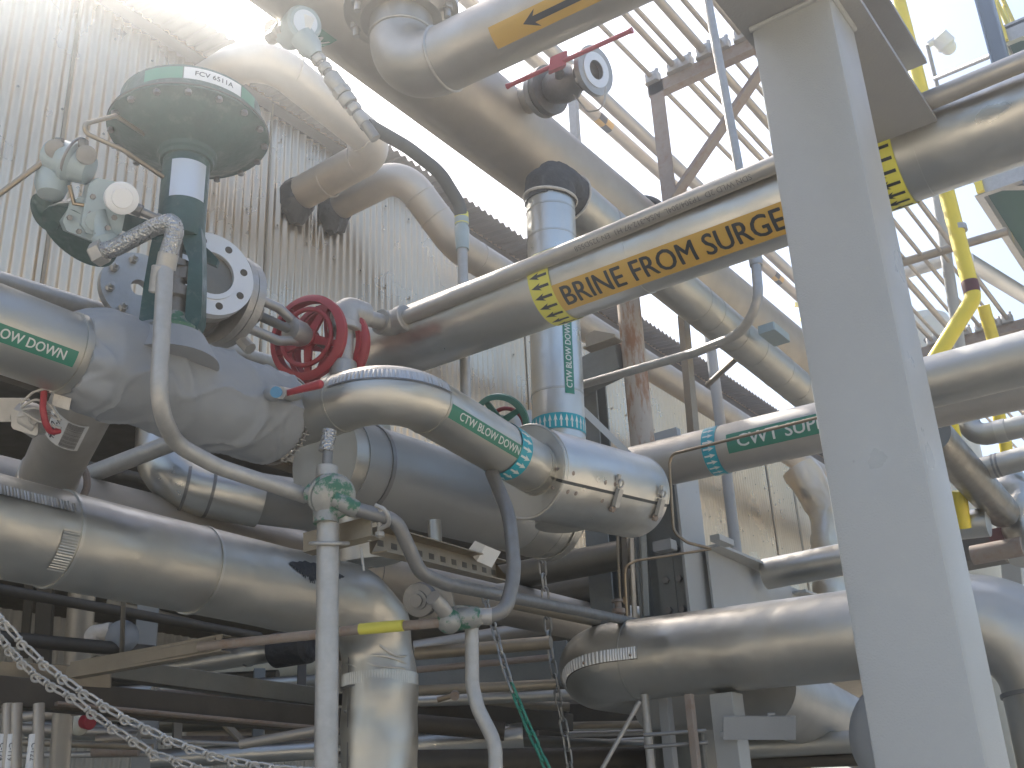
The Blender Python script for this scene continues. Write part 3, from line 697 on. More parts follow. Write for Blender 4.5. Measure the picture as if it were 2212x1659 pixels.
bd = part('arrow_tape', patch(ck, -.031, .031, -rK*3.1, rK*3.1, .0026, nt_=44), M['label_t'], t, fix=False)
part('arrow_marks', arrows(ck, 0, .062, 20, .0038, 1, pitch=.027), M['inkw'], bd, fix=False)
part('branch_nipple', tube([P(655, 858, 3.32), P(605, 848, 3.12)], .018, 16), M['galv'], t)
solo('valve_lever', 'small red lever above the pipe next to the blanket end', 'lever', tube([P(608, 852, 3.14), P(690, 830, 3.1)], [.008, .013], 10)+ball(P(690, 830, 3.1), .013, 10), M['red'])

# split valve cover
rV = .160
V0 = P(1138, 1018, 3.78); V1 = PA(V0, 'y', 1368, 1072); aV = (V1-V0).normalized(); LV = (V1-V0).length
c = thing('valve_cover', 'fat split aluminium cylinder cover closed by two toggle latches', 'cover', V0)
ang0 = R_(2)
cc = Cyl(V0, aV, rV, phi=ang0)
def half(s0, s1, r, a0, a1, n=36):
    vs = []; fs = []
    for i in range(n+1):
        an = a0+(a1-a0)*i/n; d = cc.u*math.cos(an)+cc.w*math.sin(an)
        for (s_, r_) in ((s0, .07), (s0, r-.004), (s0+.006, r), (s1-.004, r), (s1, r-.006), (s1, .02)): vs.append(V0+aV*s_+d*r_)
    for i in range(n):
        for j in range(5): q = i*6+j; fs.append((q, q+1, q+7, q+6))
    return G().add(vs, fs)
part('upper_shell', half(0, LV, rV, .035, math.pi-.03), M['jacket'], c, fix=False)
part('lower_shell', half(0, LV, rV, -math.pi+.03, -.035), M['jacket'], c, fix=False)
part('gasket_strip', patch(cc, .002, LV, -.008, .008, -.003, ns=2)+cyl(V0+aV*.01, aV, rV-.012, LV-.02, 40), M['rubber'], c, fix=False)
part('rolled_edge', tube([cc.m(.004, rV*(.04+(math.pi-.08)*i/30), .001) for i in range(31)], .005, 8), M['jacket'], c)
part('rolled_edge', tube([cc.m(.004, -rV*(.04+(math.pi-.08)*i/30), .001) for i in range(31)], .005, 8), M['jacket'], c)
part('rolled_edge', tube([cc.m(LV-.002, rV*(.04+(math.pi-.08)*i/30), 0) for i in range(31)], .003, 8), M['jacket'], c)
part('rolled_edge', tube([cc.m(.022, rV*(.04+(math.pi-.08)*i/30), 0) for i in range(31)], .0025, 8), M['jacket'], c)
for px, py in ((1258, 1032), (1350, 1058)):
    s_ = on(V0, aV, px, py+2)
    q = part('toggle_latch', box(cc.m(s_, -.012, .010), aV, (cc.m(s_, .02)-cc.m(s_, -.02)), cc.u, .026, .066, .016, .004), M['galv'], c)
    part('catch', torus(cc.m(s_, .036, .014), cc.u, .013, .004, 20, 6)+box(cc.m(s_-.008, .050, .006), aV, cc.w, cc.u, .016, .036, .008), M['galv'], q)
    part('pivot', hexn(cc.m(s_, -.054, .002), cc.u, .014, .014), M['rust'], q)
for s_, t_ in ((.05, .035), (.045, -.03), (.24, .03), (.25, -.035), (LV-.06, .03), (LV-.05, -.03), (.30, .032), (.09, -.03)):
    part('rivet', lathe(cc.m(s_, t_, -.001), (cc.m(s_, t_, 1)-cc.m(s_, t_)).normalized(), [(0, .008), (.002, .008), (.004, .002)], 10), M['rust'], c)
for t_ in (.035, -.03):
    p_ = V0-aV*.001+(cc.u*math.cos(t_/.13)+cc.w*math.sin(t_/.13))*.13
    part('rivet', lathe(p_, -aV, [(0, .006), (.002, .006), (.004, .002)], 10), M['rust'], c)

# ============================================================ TRANSMITTER AND ITS CONDUIT
tr = P(655, 52, 4.35)
tn = (vr*.80+rr_*.55+uu*.05).normalized()
tt = thing('transmitter', 'pale round faced transmitter hanging near the top beside the wide beige pipe', 'instrument', tr)
part('case', lathe(tr, tn, [(-.16, .035), (-.14, .062), (-.05, .066), (-.045, .072), (.0, .074), (.012, .072), (.02, .062)], 36), M['alubox'], tt)
part('face_window', disc(tr+tn*.019, tn, .001, .050, .004, 32), M['plate'], tt)
part('dial', box(tr+tn*.024, rr_-uu*.4, uu+rr_*.4, tn, .055, .055, .003), M['label_w'], tt)
dt_ = (P(765, 235, 4.3)-P(668, 100, 4.35)).normalized(); q0 = P(668, 100, 4.35)
part('body_neck', lathe(q0-dt_*.05, dt_, [(0, .05), (.06, .048), (.09, .032), (.10, .030)], 24), M['alubox'], tt)
part('left_neck', lathe(P(612, 66, 4.42), P(560, 95, 4.7)-P(612, 66, 4.42), [(-.04, .03), (0, .03), (.01, .038), (.04, .038), (.05, .028), (.16, .028)], 16), M['galv'], tt)
cf = thing('pipe_fitting', 'string of unions and couplings below the pale transmitter', 'fitting', q0+dt_*.06)
part('nipple', cyl(q0+dt_*.05, dt_, .022, .42, 16), M['galvd'], cf)
for (a, l_, r_, sd) in ((.055, .03, .03, 6), (.10, .03, .028, 20), (.15, .07, .034, 20), (.215, .035, .037, 6), (.255, .04, .033, 20), (.305, .03, .030, 6), (.345, .05, .026, 20)):
    part('union', lathe(q0+dt_*a, dt_, [(0, r_*.92), (.004, r_), (l_-.004, r_), (l_, r_*.92)], sd), M['galv'], cf)
q1 = q0+dt_*.40
fx = thing('flexible_conduit', 'black flexible hose curving from the transmitter fittings down to the pale conduit', 'hose', q1)
hpz = fillet([q1, P(800, 272, 4.33), P(880, 318, 4.4), P(950, 372, 4.45), P(992, 440, 4.5), P(997, 470, 4.5)], [0, .2, .3, .25, .12, 0])
part('hose_run', tube(dense(hpz, .02), .027, 20), M['rubber'], fx)
cz = Cyl(P(766, 237, 4.32), dt_, .028); part('red_label', patch(cz, -.022, .022, -.026, .026, .0015, nt_=6), M['red'], fx, fix=False)
zc = P(997, 470, 4.5)
part('yellow_label', patch(Cyl(zc, Z, .0275), -.035, .02, -.04, .04, .0012, nt_=8), M['label_y'], fx, fix=False)
ct_ = thing('conduit', 'slim upright conduit in front of the cladding left of the shiny riser', 'conduit', PA(zc, 'z', 1006, 900))
part('conduit_run', tube([zc-Z*.02, PA(zc, 'z', 1008, 930)], .0205, 20), M['galv'], ct_)
part('coupling', lathe(zc-Z*.15, Z, [(0, .022), (.0, .026), (.03, .028), (.10, .030), (.11, .024), (.12, .029), (.145, .029), (.15, .024)], 20), M['alubox'], ct_)

# ============================================================ GATE VALVE WITH WHITE FLANGE AND HANDWHEELS
G0 = P(456, 590, 3.42); rF = px2m(98, 3.42)
gv = thing('gate_valve', 'cast valve with an open bright white flange beside the green control valve', 'valve', G0)
def holes_flange(o, a, r0, r1, t, n, rh, rb_, off=0):
    a = a.normalized(); u = perp(a); w_ = a.cross(u); g = G(); N_ = n*12
    ring = lambda r, z: [o+a*z+(u*math.cos(2*math.pi*i/N_)+w_*math.sin(2*math.pi*i/N_))*r for i in range(N_)]
    g = disc(o, a, r0, r1, t, N_)
    h = G()
    for k in range(n):
        an = 2*math.pi*k/n+off; c = o+(u*math.cos(an)+w_*math.sin(an))*rb_
        h = h+cyl(c+a*(t-.001), a, rh, .0025, 20)
    return g, h
aX = (X*.96-Y*.30).normalized()
g, h = holes_flange(G0-aX*.03, aX, rF*.52, rF, .03, 8, rF*.085, rF*.79, .3)
part('white_flange', g, M['white'], gv); part('bolt_holes', h, M['dark'], gv)
part('raised_face', disc(G0+aX*.001, aX, rF*.52, rF*.64, .004), M['white'], gv)
part('bore', lathe(G0-aX*.14, aX, [(0, .001), (0, rF*.52), (.13, rF*.53)], 36), M['darkp'], gv)
part('flange_ring', disc(G0-aX*.072, aX, rF*.4, rF*.97, .036, 48), M['cast'], gv)
GB = P(440, 690, 3.75)
part('valve_body', lathe(G0-aX*.30, aX, [(0, .10), (.06, .12), (.14, .125), (.2, .10), (.25, .085)], 36), M['iron'], gv)
part('body_bowl', ball(P(465, 672, 3.68), .098, 28, (1, 1, 1.15)), M['iron'], gv)
G2 = P(300, 622, 3.86)
g, h = holes_flange(G2-aX*.03, aX, .03, px2m(84, 3.8), .035, 8, .012, .1, .3)
part('rear_flange', g, M['cast'], gv)
for kk in range(8):
    a = 2*math.pi*kk/8+.3; u = perp(aX); w_ = aX.cross(u); c = G2+(u*math.cos(a)+w_*math.sin(a))*.105
    part('flange_bolt', hexn(c, aX, .016, .022)+cyl(c, aX, .008, .045, 8), M['galv'], gv)
H0 = P(494, 652, 3.66); H1 = PA(H0, 'y', 684, 738); aH = (H1-H0).normalized(); LH = (H1-H0).length
part('bonnet_flange', disc(H0-aH*.035, aH, .02, px2m(104, 3.62), .026, 44)+disc(H0-aH*.004, aH, .02, px2m(102, 3.62), .03, 44), M['cast'], gv)
part('bonnet_neck', lathe(H0+aH*.02, aH, [(0, .06), (.02, .05), (.05, .046)], 24), M['cast'], gv)
uH = (Z-aH*Z.dot(aH)).normalized(); wH = aH.cross(uH)
for s_ in (-1, 1):
    part('yoke_arm', tube(fillet([H0+aH*.04+uH*.035*s_, H0+aH*.06+uH*.062*s_, H0+aH*LH*.55+uH*.062*s_, H0+aH*LH*.78+uH*.028*s_], .03), [.017]*40 if 0 else .017, 14), M['cast'], gv)
part('yoke_head', lathe(H0+aH*LH*.66, aH, [(0, .02), (.01, .045), (.06, .045), (.09, .032), (.12, .03)], 24), M['cast'], gv)
part('stem_thread', lathe(H0+aH*.06, aH, sum([[(i*.006, .013), (i*.006+.003, .017)] for i in range(int(LH*.62/.006))], []), 16), M['galvd'], gv)
part('gland_follower', lathe(H0+aH*.065, aH, [(0, .03), (.03, .03), (.032, .045), (.05, .045), (.055, .02)], 8), M['iron'], gv)
part('drain_plug', tube([P(512, 725, 3.62), P(541, 754, 3.58)], .021, 8), M['cast'], gv)
def wheel(root, c, a, R0, rr0, nsp, mt, hub=.03, phase=0, rim='wheel_rim', flat=1.0):
    a = a.normalized(); u = perp(a); w_ = a.cross(u)
    prof = [(-rr0*1.1, R0-rr0*.9), (-rr0*.9, R0), (-rr0*.5, R0+rr0*.5), (rr0*.5, R0+rr0*.5), (rr0*.9, R0), (rr0*1.1, R0-rr0*.9), (rr0*.4, R0-rr0*.4), (-rr0*.4, R0-rr0*.4), (-rr0*1.1, R0-rr0*.9)]
    part(rim, lathe(c, a, prof, 56), mt, root)
    part('wheel_hub', cyl(c-a*.02, a, hub, .045, 20, .004), mt, root)
    for k in range(nsp):
        an = 2*math.pi*k/nsp+phase; d = u*math.cos(an)+w_*math.sin(an); s = a.cross(d)
        part('spoke', prism([(hub*.8, -.016), (R0-rr0*.3, -.011), (R0-rr0*.3, .011), (hub*.8, .016)], c-a*.006, d, s, a, .012), mt, root)
hw = thing('handwheel', 'red handwheel pair with chain sprocket facing down the valve stem', 'handwheel', H1)
R1 = px2m(94, dep(H1))
W1 = H0+aH*LH*.90; W2 = H0+aH*LH*1.17; aW = (aH*.80-vr*.42).normalized()
wheel(hw, W1, aW, R1*.95, .019, 5, M['red'], .034, .4)
wheel(hw, W2, aW, R1*1.0, .017, 5, M['red'], .034, .9)
part('inner_ring', torus(W1-aH*.01, aW, R1*.66, .009, 48, 10), M['red'], hw)
part('chain_guide', disc(W2-aH*.035, aW, R1*.88, R1*.99, .008, 48), M['red'], hw)
part('wheel_shaft', cyl(H0+aH*LH*.7, aH, .014, LH*.5, 12), M['galvd'], hw)
GW = P(1082, 912, 5.0)
hg = thing('handwheel', 'dark green handwheel rising behind the jacketed pipe, left of the riser', 'handwheel', GW)
wheel(hg, GW, (vr*.85-Z*.30-rr_*.35), px2m(60, 5.0), .017, 4, M['greenw'], .03, .35)
part('inner_ring', torus(GW+Y*.05, (vr*.85-Z*.30-rr_*.35), px2m(38, 5.0), .010, 40, 8), M['red'], hg)

# ============================================================ LOWER PIPES
# grey jacketed header under the middle line
Q0 = P(770, 1012, 4.05); Q1 = PA(Q0, 'y', 1190, 1128); aQ = (Q1-Q0).normalized()
q = thing('insulated_pipe', 'very fat grey jacketed header behind the crimped elbow and under the split cover', 'pipe', Q0)
part('pipe_run', tube(dense([Q0-aQ*.1, Q1-aQ*.28], .05)+[Q1-aQ*.2, Q1-aQ*.1], .170, 56, True), M['greyjack'], q)
part('end_cap', tube(dense(fillet([Q1-aQ*.28, Q1+aQ*.06, Q1+aQ*.06+Z*.5+X*-.12], .2, 14), .03), .172, 56), M['jacket2'], q)
part('seam_band', seam(Q1-aQ*.12, aQ, .172, .01, .002), M['jacket2'], q)
part('seam_band', seam(Q1-aQ*.02, aQ, .172, .05, .002), M['jacket2'], q)
part('end_sleeve', lathe(Q0-aQ*.16, aQ, [(0, .06), (0, .164), (.18, .170), (.19, .168)], 48), M['jacket2'], q)
part('sleeve_band', seam(Q0+aQ*.02, aQ, .172, .018, .004), M['galvd'], q)
pipe('shiny jacketed bend in the gap below the blanket', [(560, 1085, 4.3), (345, 1040, 4.15), (352, 900, 4.35)], .098, M['jacket'], .17, 'insulated_pipe', seams=((0, 450, 1062), (0, 395, 1051)), smat=M['galvd'], sw=.012)
pipe('dark jacketed pipe stretching from the shiny bend under the grey header', [(545, 1075, 4.32), (760, 1105, 4.6)], .10, M['greyjack'], 0, 'insulated_pipe')
# lower left fat jacket with drop
Ka = P(-60, 1124, 2.95); Kb = PA(Ka, 'y', 820, 1318)
Kc = PA(Kb, 'z', 818, 1760); aK_ = (Kb-Ka).normalized(); rKK = .137
kt = thing('insulated_pipe', 'fat dented jacketed pipe crossing the lower left and turning straight down', 'pipe', Kb)
kpath = fillet([Ka-aK_*.5, Kb, Kc-Z*.6], .21, 22)
def kj(p, i, a):
    d = (p-Kb).length
    return .012*noise.noise(p*7)*math.exp(-(d/.45)**2)*2+.0025*noise.noise(p*3)
part('pipe_run', tube(dense(kpath, .012), rKK, 72, True, kj), M['jacketd'], kt, fix=False)
for px, py in ((118, 1160), (420, 1232)):
    part('seam_band', seam(AL(Ka, aK_, px, py), aK_, rKK, .010, .005), M['jacket'], kt)
ck = Cyl(AL(Ka, aK_, 40, 1145), aK_, rKK, phi=R_(-27))
def ripx(s_, t_): return .003*abs(math.sin(s_*math.pi/.010))
part('crimped_edge', patch(ck, -.25, .085, .02, .052, .0015, ns=180, nt_=3, rip=ripx), M['jacket'], kt, fix=False)
ck = Cyl(AL(Ka, aK_, 90, 1180), aK_, rKK, phi=R_(12))
part('crimped_edge', patch(ck, -.03, .02, -.06, .06, .001, ns=2, nt_=80, rip=lambda s_, t_: .002*abs(math.sin(t_*math.pi/.008))), M['jacket'], kt, fix=False)
azk = Z
cK = Cyl(AL(Kb, 'z', 818, 1478), Z, rKK)
part('crimped_edge', patch(cK, -.012, .03, -.30, .30, .002, ns=2, nt_=180, rip=lambda s_, t_: .0028*abs(math.sin(t_*math.pi/.010))), M['jacket'], kt, fix=False)
part('lap_line', patch(Cyl(AL(Kb, 'z', 818, 1478), Z, rKK, phi=R_(-52)), -1.2, .12, -.003, .003, .003), M['galvd'], kt, fix=False)
part('seam_band', seam(AL(Kb, 'z', 818, 1488), Z, rKK, .006, .002), M['galvd'], kt)
for s_ in (-.6, -.35, -.1): part('rivet', ball(Cyl(AL(Kb, 'z', 818, 1478), Z, rKK, phi=R_(-60)).m(s_, 0, 0), .006, 8), M['galvd'], kt)
cKs = Cyl(AL(Ka, aK_, 655, 1245), aK_, rKK, phi=R_(-38))
g = G(); random.seed(9)
for i in range(60):
    x = -.17+i*.0045; e_ = .040*math.sin(math.pi*min(1, (i+3)/60))
    g = g+patch(cKs, x, x+.0046, -e_*(.9+.6*random.random()), e_*(.7+.25*noise.noise(V((i*.2, 0, 0)))), .002, nt_=3)
part('tar_smear', g, M['mastic'], kt, fix=False)
# wrinkles at the drop elbow
for k_, (dz, ln) in enumerate(((.02, .30), (-.01, .22), (-.04, .26), (.05, .2))):
    cw = Cyl(AL(Kb, 'z', 818, 1440)+Z*dz, Z, rKK-.003)
    pts = [cw.m(-.03*math.cos(j/12*3)+.012*math.sin(j/12*6+k_), -.11+ln*j/12, .002) for j in range(13)]
    part('crease', tube(pts, [.001]+[.005]*11+[.001], 8), M['jacket'], kt)

# beige pipe behind it with the tagged stub
N0 = P(-60, 1045, 3.62); N1 = PA(N0, 'y', 133, 1100); N2 = PA(N0, 'y', 1350, 1362); aN = (N2-N0).normalized()
nt2 = thing('steel_pipe', 'bare beige pipe running just above and behind the fat lower left jacket', 'pipe', N1)
part('pipe_run', tube([N0-aN*.5, N2], .112, 44), M['beige'], nt2)
for px, py in ((640, 1205), (790, 1240)): part('weld_bead', torus(AL(N0, aN, px, py), aN, .112, .003, 40, 8), M['galvd'], nt2)
part('saddle_weld', torus(P(118, 1038, 3.55), (P(190, 860, 3.1)-P(95, 1040, 3.55)), .100, .012, 36, 8), M['rust'], nt2)
s0, s1 = P(95, 1050, 3.58), P(182, 868, 3.10); aS = (s1-s0).normalized()
st = thing('pipe_stub', 'slanting bare stub pipe with a white barcode sticker under the blanket', 'pipe', s0)
part('pipe_run', tube([s0, s1+aS*.1], .088, 40), M['stain'], st)
part('lower_socket', lathe(s0, aS, [(0, .094), (.10, .094), (.105, .09), (.13, .09), (.135, .088)], 40), M['stain'], st)
cS = Cyl(P(150, 935, 3.25), aS, .088, phi=R_(8)); cS.o = s0+aS*on(s0, aS, 166, 882); cS = Cyl(cS.o, aS, .088, phi=R_(-14))
lb = part('barcode_label', patch(cS, -.085, .085, -.062, .052, .002, nt_=8), M['label_w'], st, fix=False)
part('lettering', text_on(cS, '4032-A', .040, 0, .022, .003, .006, fit=.14), M['ink'], lb, fix=False)
g = G(); random.seed(3); x = -.075
while x < .075:
    w_ = random.choice((.002, .004)); g = g+patch(cS, x, x+w_, -.052, -.008, .003, nt_=3); x += w_+.0025
part('barcode', g, M['inkf'], lb, fix=False)
# small clamp cluster with the red wrapped wire
cl = thing('clamp_cluster', 'clutter of wires, grey brackets and a red strap hanging at the left edge', 'clamp', P(60, 880, 2.8))
part('red_strap', tube(fillet([P(96, 842, 2.8), P(92, 880, 2.78), P(98, 915, 2.78), P(110, 934, 2.8), P(128, 930, 2.82)], .04), .0085, 10), M['red'], cl)
part('bracket', box(P(15, 885, 2.85), rr_, uu, vr, .10, .06, .05, .006), M['galv'], cl)
part('bracket', box(P(62, 912, 2.83), rr_+uu*-.3, uu, vr, .07, .05, .05, .006), M['galv'], cl)
part('body', lathe(P(60, 900, 2.84), rr_-uu*.6, [(-.03, .03), (0, .04), (.04, .04), (.05, .02)], 20), M['galv'], cl)
for pts in (((45, 872), (70, 848), (100, 838), (118, 850)), ((48, 885), (80, 880), (115, 900), (132, 908)), ((50, 890), (85, 910), (132, 925)), ((45, 880), (75, 862), (105, 870), (130, 905)), ((40, 900), (60, 895), (62, 915), (75, 920))):
    part('wire', tube(fillet([P(a, b, 2.79) for a, b in pts], .03), .0035, 6), M['galv'], cl)
part('paper_tag', box(P(133, 868, 2.8), rr_+uu*-.3, uu+rr_*.2, vr, .045, .03, .002), M['cloth'], cl)

# ============================================================ FRONT POST, FITTING, CONDUITS
F0 = P(709, 1095, 2.98); F1 = PA(F0, 'z', 709, 1760)
po2 = thing('pipe_post', 'upright galvanised pipe post carrying the green patched conduit fitting', 'post', V((F0.x, F0.y, F0.z-1.2)))
part('post_tube', tube([F0, F1-Z*.5], .0295, 28), M['galv'], po2)
part('u_bolt', tube(fillet([F0-Z*.105+rr_*.05+vr*-.03, F0-Z*.095+rr_*.035+vr*.037, F0-Z*.095-rr_*.035+vr*.037, F0-Z*.105-rr_*.05+vr*-.03], .03), .0055, 10), M['galv'], po2)
part('strut_channel', channel(PA(P(655, 1172, 3.05), 'x', 655, 1172), P(802, 1135, 2.97), Z, .055, .045, .004), M['dirt'], po2)
c0 = P(705, 1072, 2.98)
ft = thing('conduit_fitting', 'round conduit box with worn green paint on top of the front post', 'fitting', c0)
part('round_box', lathe(c0-vr*.04, (vr+rr_*.35).normalized(), [(-.02, .04), (0, .060), (.05, .064), (.055, .057), (.06, .060), (.075, .058), (.086, .040), (.09, .01)], 32), M['greenf'], ft)
part('hub', tube(fillet([P(722, 1078, 2.95), P(752, 1092, 2.95), P(768, 1100, 2.96)], .03), .024, 20), M['greenf'], ft)
part('hub', cyl(P(690, 1070, 2.98), P(655, 1062, 3.0)-P(690, 1070, 2.98), .028, .035, 20, .003), M['greenf'], ft)
part('bushing', cyl(c0+Z*.050, Z, .030, .035, 20, .004), M['galv'], ft)
part('upper_nipple', tube([c0+Z*.07, PA(c0, 'z', 708, 968)], .014, 14), M['galvd'], ft)
part('braided_end', tube([PA(c0, 'z', 704, 975), PA(c0, 'z', 712, 930)], .020, 16), M['braid'], ft)
part('base_hub', cyl(c0-Z*.075, Z, .034, .03, 20), M['greenf'], ft)
c2 = fillet([P(760, 1097, 2.96), P(856, 1124, 2.96), P(908, 1238, 3.0), P(965, 1262, 3.1), P(1410, 1352, 5.25)], [0, .06, .07, .05, 0])
solo('conduit', 'conduit leaving the green patched fitting, stepping down and running off to the right', 'conduit', tube(c2, .0195, 24), M['galvd'])
c3 = fillet([P(1062, 1020, 3.55), P(1100, 1110, 3.4), P(1112, 1240, 3.3), P(1092, 1320, 3.22), P(1046, 1334, 3.2)], [0, .3, .3, .1, 0])
solo('conduit', 'dark bowed conduit dropping from behind the teal arrow tape to the lower fitting', 'conduit', tube(c3, .0215, 24), M['galvd'])
f2 = P(985, 1328, 3.18)
ft2 = thing('conduit_fitting', 'sealing fitting with green worn paint where three conduits meet, lower middle', 'fitting', f2)
part('junction_body', lathe(P(1010, 1334, 3.2), P(960, 1336, 3.2)-P(1010, 1334, 3.2), [(-.04, .022), (-.03, .03), (0, .034), (.03, .036), (.05, .03), (.06, .022)], 24), M['greenf'], ft2)
part('junction_ball', ball(P(970, 1342, 3.17), .036, 24, (1, 1, 1)), M['greenf'], ft2)
part('elbow_arm', tube(fillet([P(972, 1338, 3.18), P(950, 1306, 3.14), P(935, 1290, 3.12)], .02), .022, 20), M['galv'], ft2)
part('union', hexn(P(1028, 1332, 3.2), rr_, .026, .022)+cyl(P(1040, 1332, 3.2), rr_, .024, .03, 20), M['galv'], ft2)
part('round_cover', lathe(P(905, 1296, 3.2), (vr-rr_*.35+uu*.1).normalized(), [(-.03, .05), (0, .05), (.004, .048), (.006, .028), (.012, .028), (.014, .018), (.022, .018)], 32), M['galvd'], ft2)
part('junction_box', prism([(-.045, -.055), (.03, -.06), (.058, -.02), (.05, .04), (.01, .06), (-.03, .055)], P(940, 1292, 3.26), rr_, uu, vr, .05), M['galv'], ft2)
hc = [P(690, 1370, 3.3), P(770, 1360, 3.24), P(955, 1345, 3.16)]
hcd = thing('conduit', 'rusty level conduit with a yellow taped length, left of the lower fitting', 'conduit', hc[0])
part('conduit_run', tube([P(430, 1397, 3.45), hc[0], hc[1], hc[2]], .0145, 18), M['rust'], hcd)
part('yellow_sleeve', tube([P(778, 1359, 3.235), P(872, 1351, 3.19)], .0165, 18), M['label_y'], hcd)
lc = fillet(PTS([(1019, 1345, 3.22), ('z', 1020, 1480), (1032, 1530, 3.12), (1070, 1605, 3.08), ('z', 1072, 1780)]), [0, .15, .12, .15, 0])
solo('conduit', 'pale conduit with a double bend going down below the lower fitting', 'conduit', tube(lc, .020, 24), M['galv'])
us = thing('strut_channel', 'dark slotted strut rail running back from the front post', 'strut', P(930, 1200, 3.4))
u0, u1 = P(800, 1168, 3.12), P(1072, 1238, 3.95); au = (u1-u0)
part('rail', channel(u0, u1, Z, .075, -.05, .004), M['dirt'], us)
nl_ = 11
for i in range(nl_):
    c = u0.lerp(u1, (i+.7)/nl_); vv = (Z-au.normalized()*Z.dot(au.normalized())).normalized(); uu_ = vv.cross(au.normalized())
    part('slot', box(c-uu_*-.0012, au, vv, uu_, .036, .018, .004), M['dark'], us)
    part('slot', box(c-uu_*.0028, au, vv, uu_, .036, .018, .001), M['dark'], us) if 0 else None
part('clamp_bolt', tube([P(822, 1098, 2.95), P(820, 1160, 2.96)], .007, 10)+hexn(P(821, 1150, 2.96), -Z, .013, .012), M['galv'], us)
part('clamp_bolt', tube([P(800, 1120, 3.0), P(798, 1168, 3.0)], .006, 10), M['galv'], us)
part('u_bolt', tube(fillet([P(812, 1092, 2.93), P(836, 1102, 2.90), P(842, 1132, 2.92), P(822, 1142, 2.95)], .03), .006, 10), M['galv'], us)
solo('drain_spout', 'short shiny vertical tube under the fat grey header', 'pipe', tube([P(938, 1125, 3.9), P(942, 1205, 3.85)], .024, 20), M['jacket'])
solo('paper_tag', 'crumpled printed paper tag tucked below the fat grey header', 'tag', G().add([P(1026, 1168, 3.75), P(1048, 1178, 3.74), P(1082, 1192, 3.78), P(1062, 1226, 3.75), P(1030, 1212, 3.74), P(1010, 1190, 3.76)], [(0, 1, 4, 5), (1, 2, 3, 4)])+G().add([v+vr*-.003 for v in [P(1026, 1168, 3.75), P(1048, 1178, 3.74), P(1082, 1192, 3.78), P(1062, 1226, 3.75), P(1030, 1212, 3.74), P(1010, 1190, 3.76)]], [(5, 4, 1, 0), (4, 3, 2, 1)]), M['label_w'], fix=False)
solo('hanger_rod', 'thin bright rod in front of the beige pipe, right of the front post', 'rod', tube([P(779, 1182, 3.9), P(786, 1232, 3.9)], .005, 8), M['plate'])

# ============================================================ CHAINS
ch1 = [P(1169, 1195, 5.35), P(1176, 1265, 5.33), P(1188, 1400, 5.28), P(1206, 1510, 5.22), P(1222, 1590, 5.15), P(1240, 1720, 5.05)]
solo('chain', 'grey link chain hanging past the rounded end of the fat lower right jacket', 'chain', chain_g(ch1, .082, .045, .0056), M['chain'])
ch2 = [P(1046, 1288, 3.75), P(1066, 1352, 3.7), P(1090, 1440, 3.62), P(1108, 1490, 3.58)]
cg = thing('chain', 'slanting chain, grey above and green below, left of the lower right jacket', 'chain', ch2[-1])
part('grey_links', chain_g(ch2, .055, .028, .0038), M['chain'], cg, fix=False)
part('green_links', chain_g([ch2[-1], P(1142, 1572, 3.5), P(1200, 1700, 3.4)], .055, .028, .0045), M['chaing'], cg, fix=False)
def knot_chain(px, d):
    g = G(); pts = [P(x, y, d+i*.004) for i, (x, y) in enumerate(px)]
    for i, (a, b) in enumerate(zip(pts, pts[1:])):
        t_ = (b-a).normalized(); n_ = vr; s_ = t_.cross(n_).normalized()
        L_ = (b-a).length
        for sg in (-1, 1):
            o_ = s_*.0055*sg
            g = g+tube(fillet([a+s_*.001*sg, a+t_*L_*.25+o_+n_*.002*sg, b-t_*L_*.25+o_-n_*.002*sg, b+s_*.001*sg], .02, 4), .0026, 8)
        g = g+torus(b+s_*.003, (n_+t_*.3).normalized(), .0085, .0030, 20, 8)
        g = g+torus(b-t_*.014, (t_+n_*.4).normalized(), .0055, .0032, 14, 6)
    return g
s1_ = [(-60, 1275), (-22, 1312), (12, 1348), (50, 1392), (97, 1436), (137, 1466), (182, 1498), (227, 1526), (272, 1553), (317, 1574), (365, 1598), (412, 1616), (457, 1631), (503, 1643), (550, 1652), (600, 1660), (650, 1664), (700, 1668)]
s2_ = [(-60, 1290), (-26, 1340), (0, 1378), (24, 1406), (50, 1434), (80, 1462), (112, 1482), (155, 1506), (200, 1541), (245, 1573), (290, 1601), (333, 1628), (383, 1644), (430, 1660), (480, 1674)]
solo('chain', 'upper strand of the pale knotted wire chain hanging across the lower left corner', 'chain', knot_chain(s1_, 2.25), M['galv'], fix=False)
solo('chain', 'lower strand of the pale knotted wire chain, sagging out of the bottom edge', 'chain', knot_chain(s2_, 2.27), M['galv'], fix=False)

# ============================================================ LOWER RIGHT JACKET
R1_ = P(1240, 1440, 4.9); R2_ = PA(R1_, 'x', 2238, 1325); aR = (R2_-R1_).normalized()
R0_ = R1_+Y*.9
R3_ = R2_-Z*2.2
rt_ = thing('insulated_pipe', 'fattest jacketed pipe, crossing the lower right with an elbow at each end', 'pipe', R1_)
def rj(p, i, a): return .0022*noise.noise(p*3)+.004*max(0, noise.noise(p*9)-.45)
part('pipe_run', tube(dense(fillet([R0_, R1_, R2_, R3_], [0, .26, .26, 0], 18), .02), .168, 64, True, rj), M['jacketd'], rt_, fix=False)
for px, py in ((1375, 1424), (2110, 1340)): part('seam_band', seam(AL(R1_, aR, px, py), aR, .168, .008, .0016), M['jacket2'], rt_)
part('seam_band', seam(R2_-Z*.27, Z, .168, .014, .006), M['galvd'], rt_)
pR = fillet([R0_, R1_, R2_], [0, .26, 0], 18); sR = (pR[1]-pR[0]).length
cR = PathCyl(pR, .169, (CAM-R1_).normalized()); aMid = 1
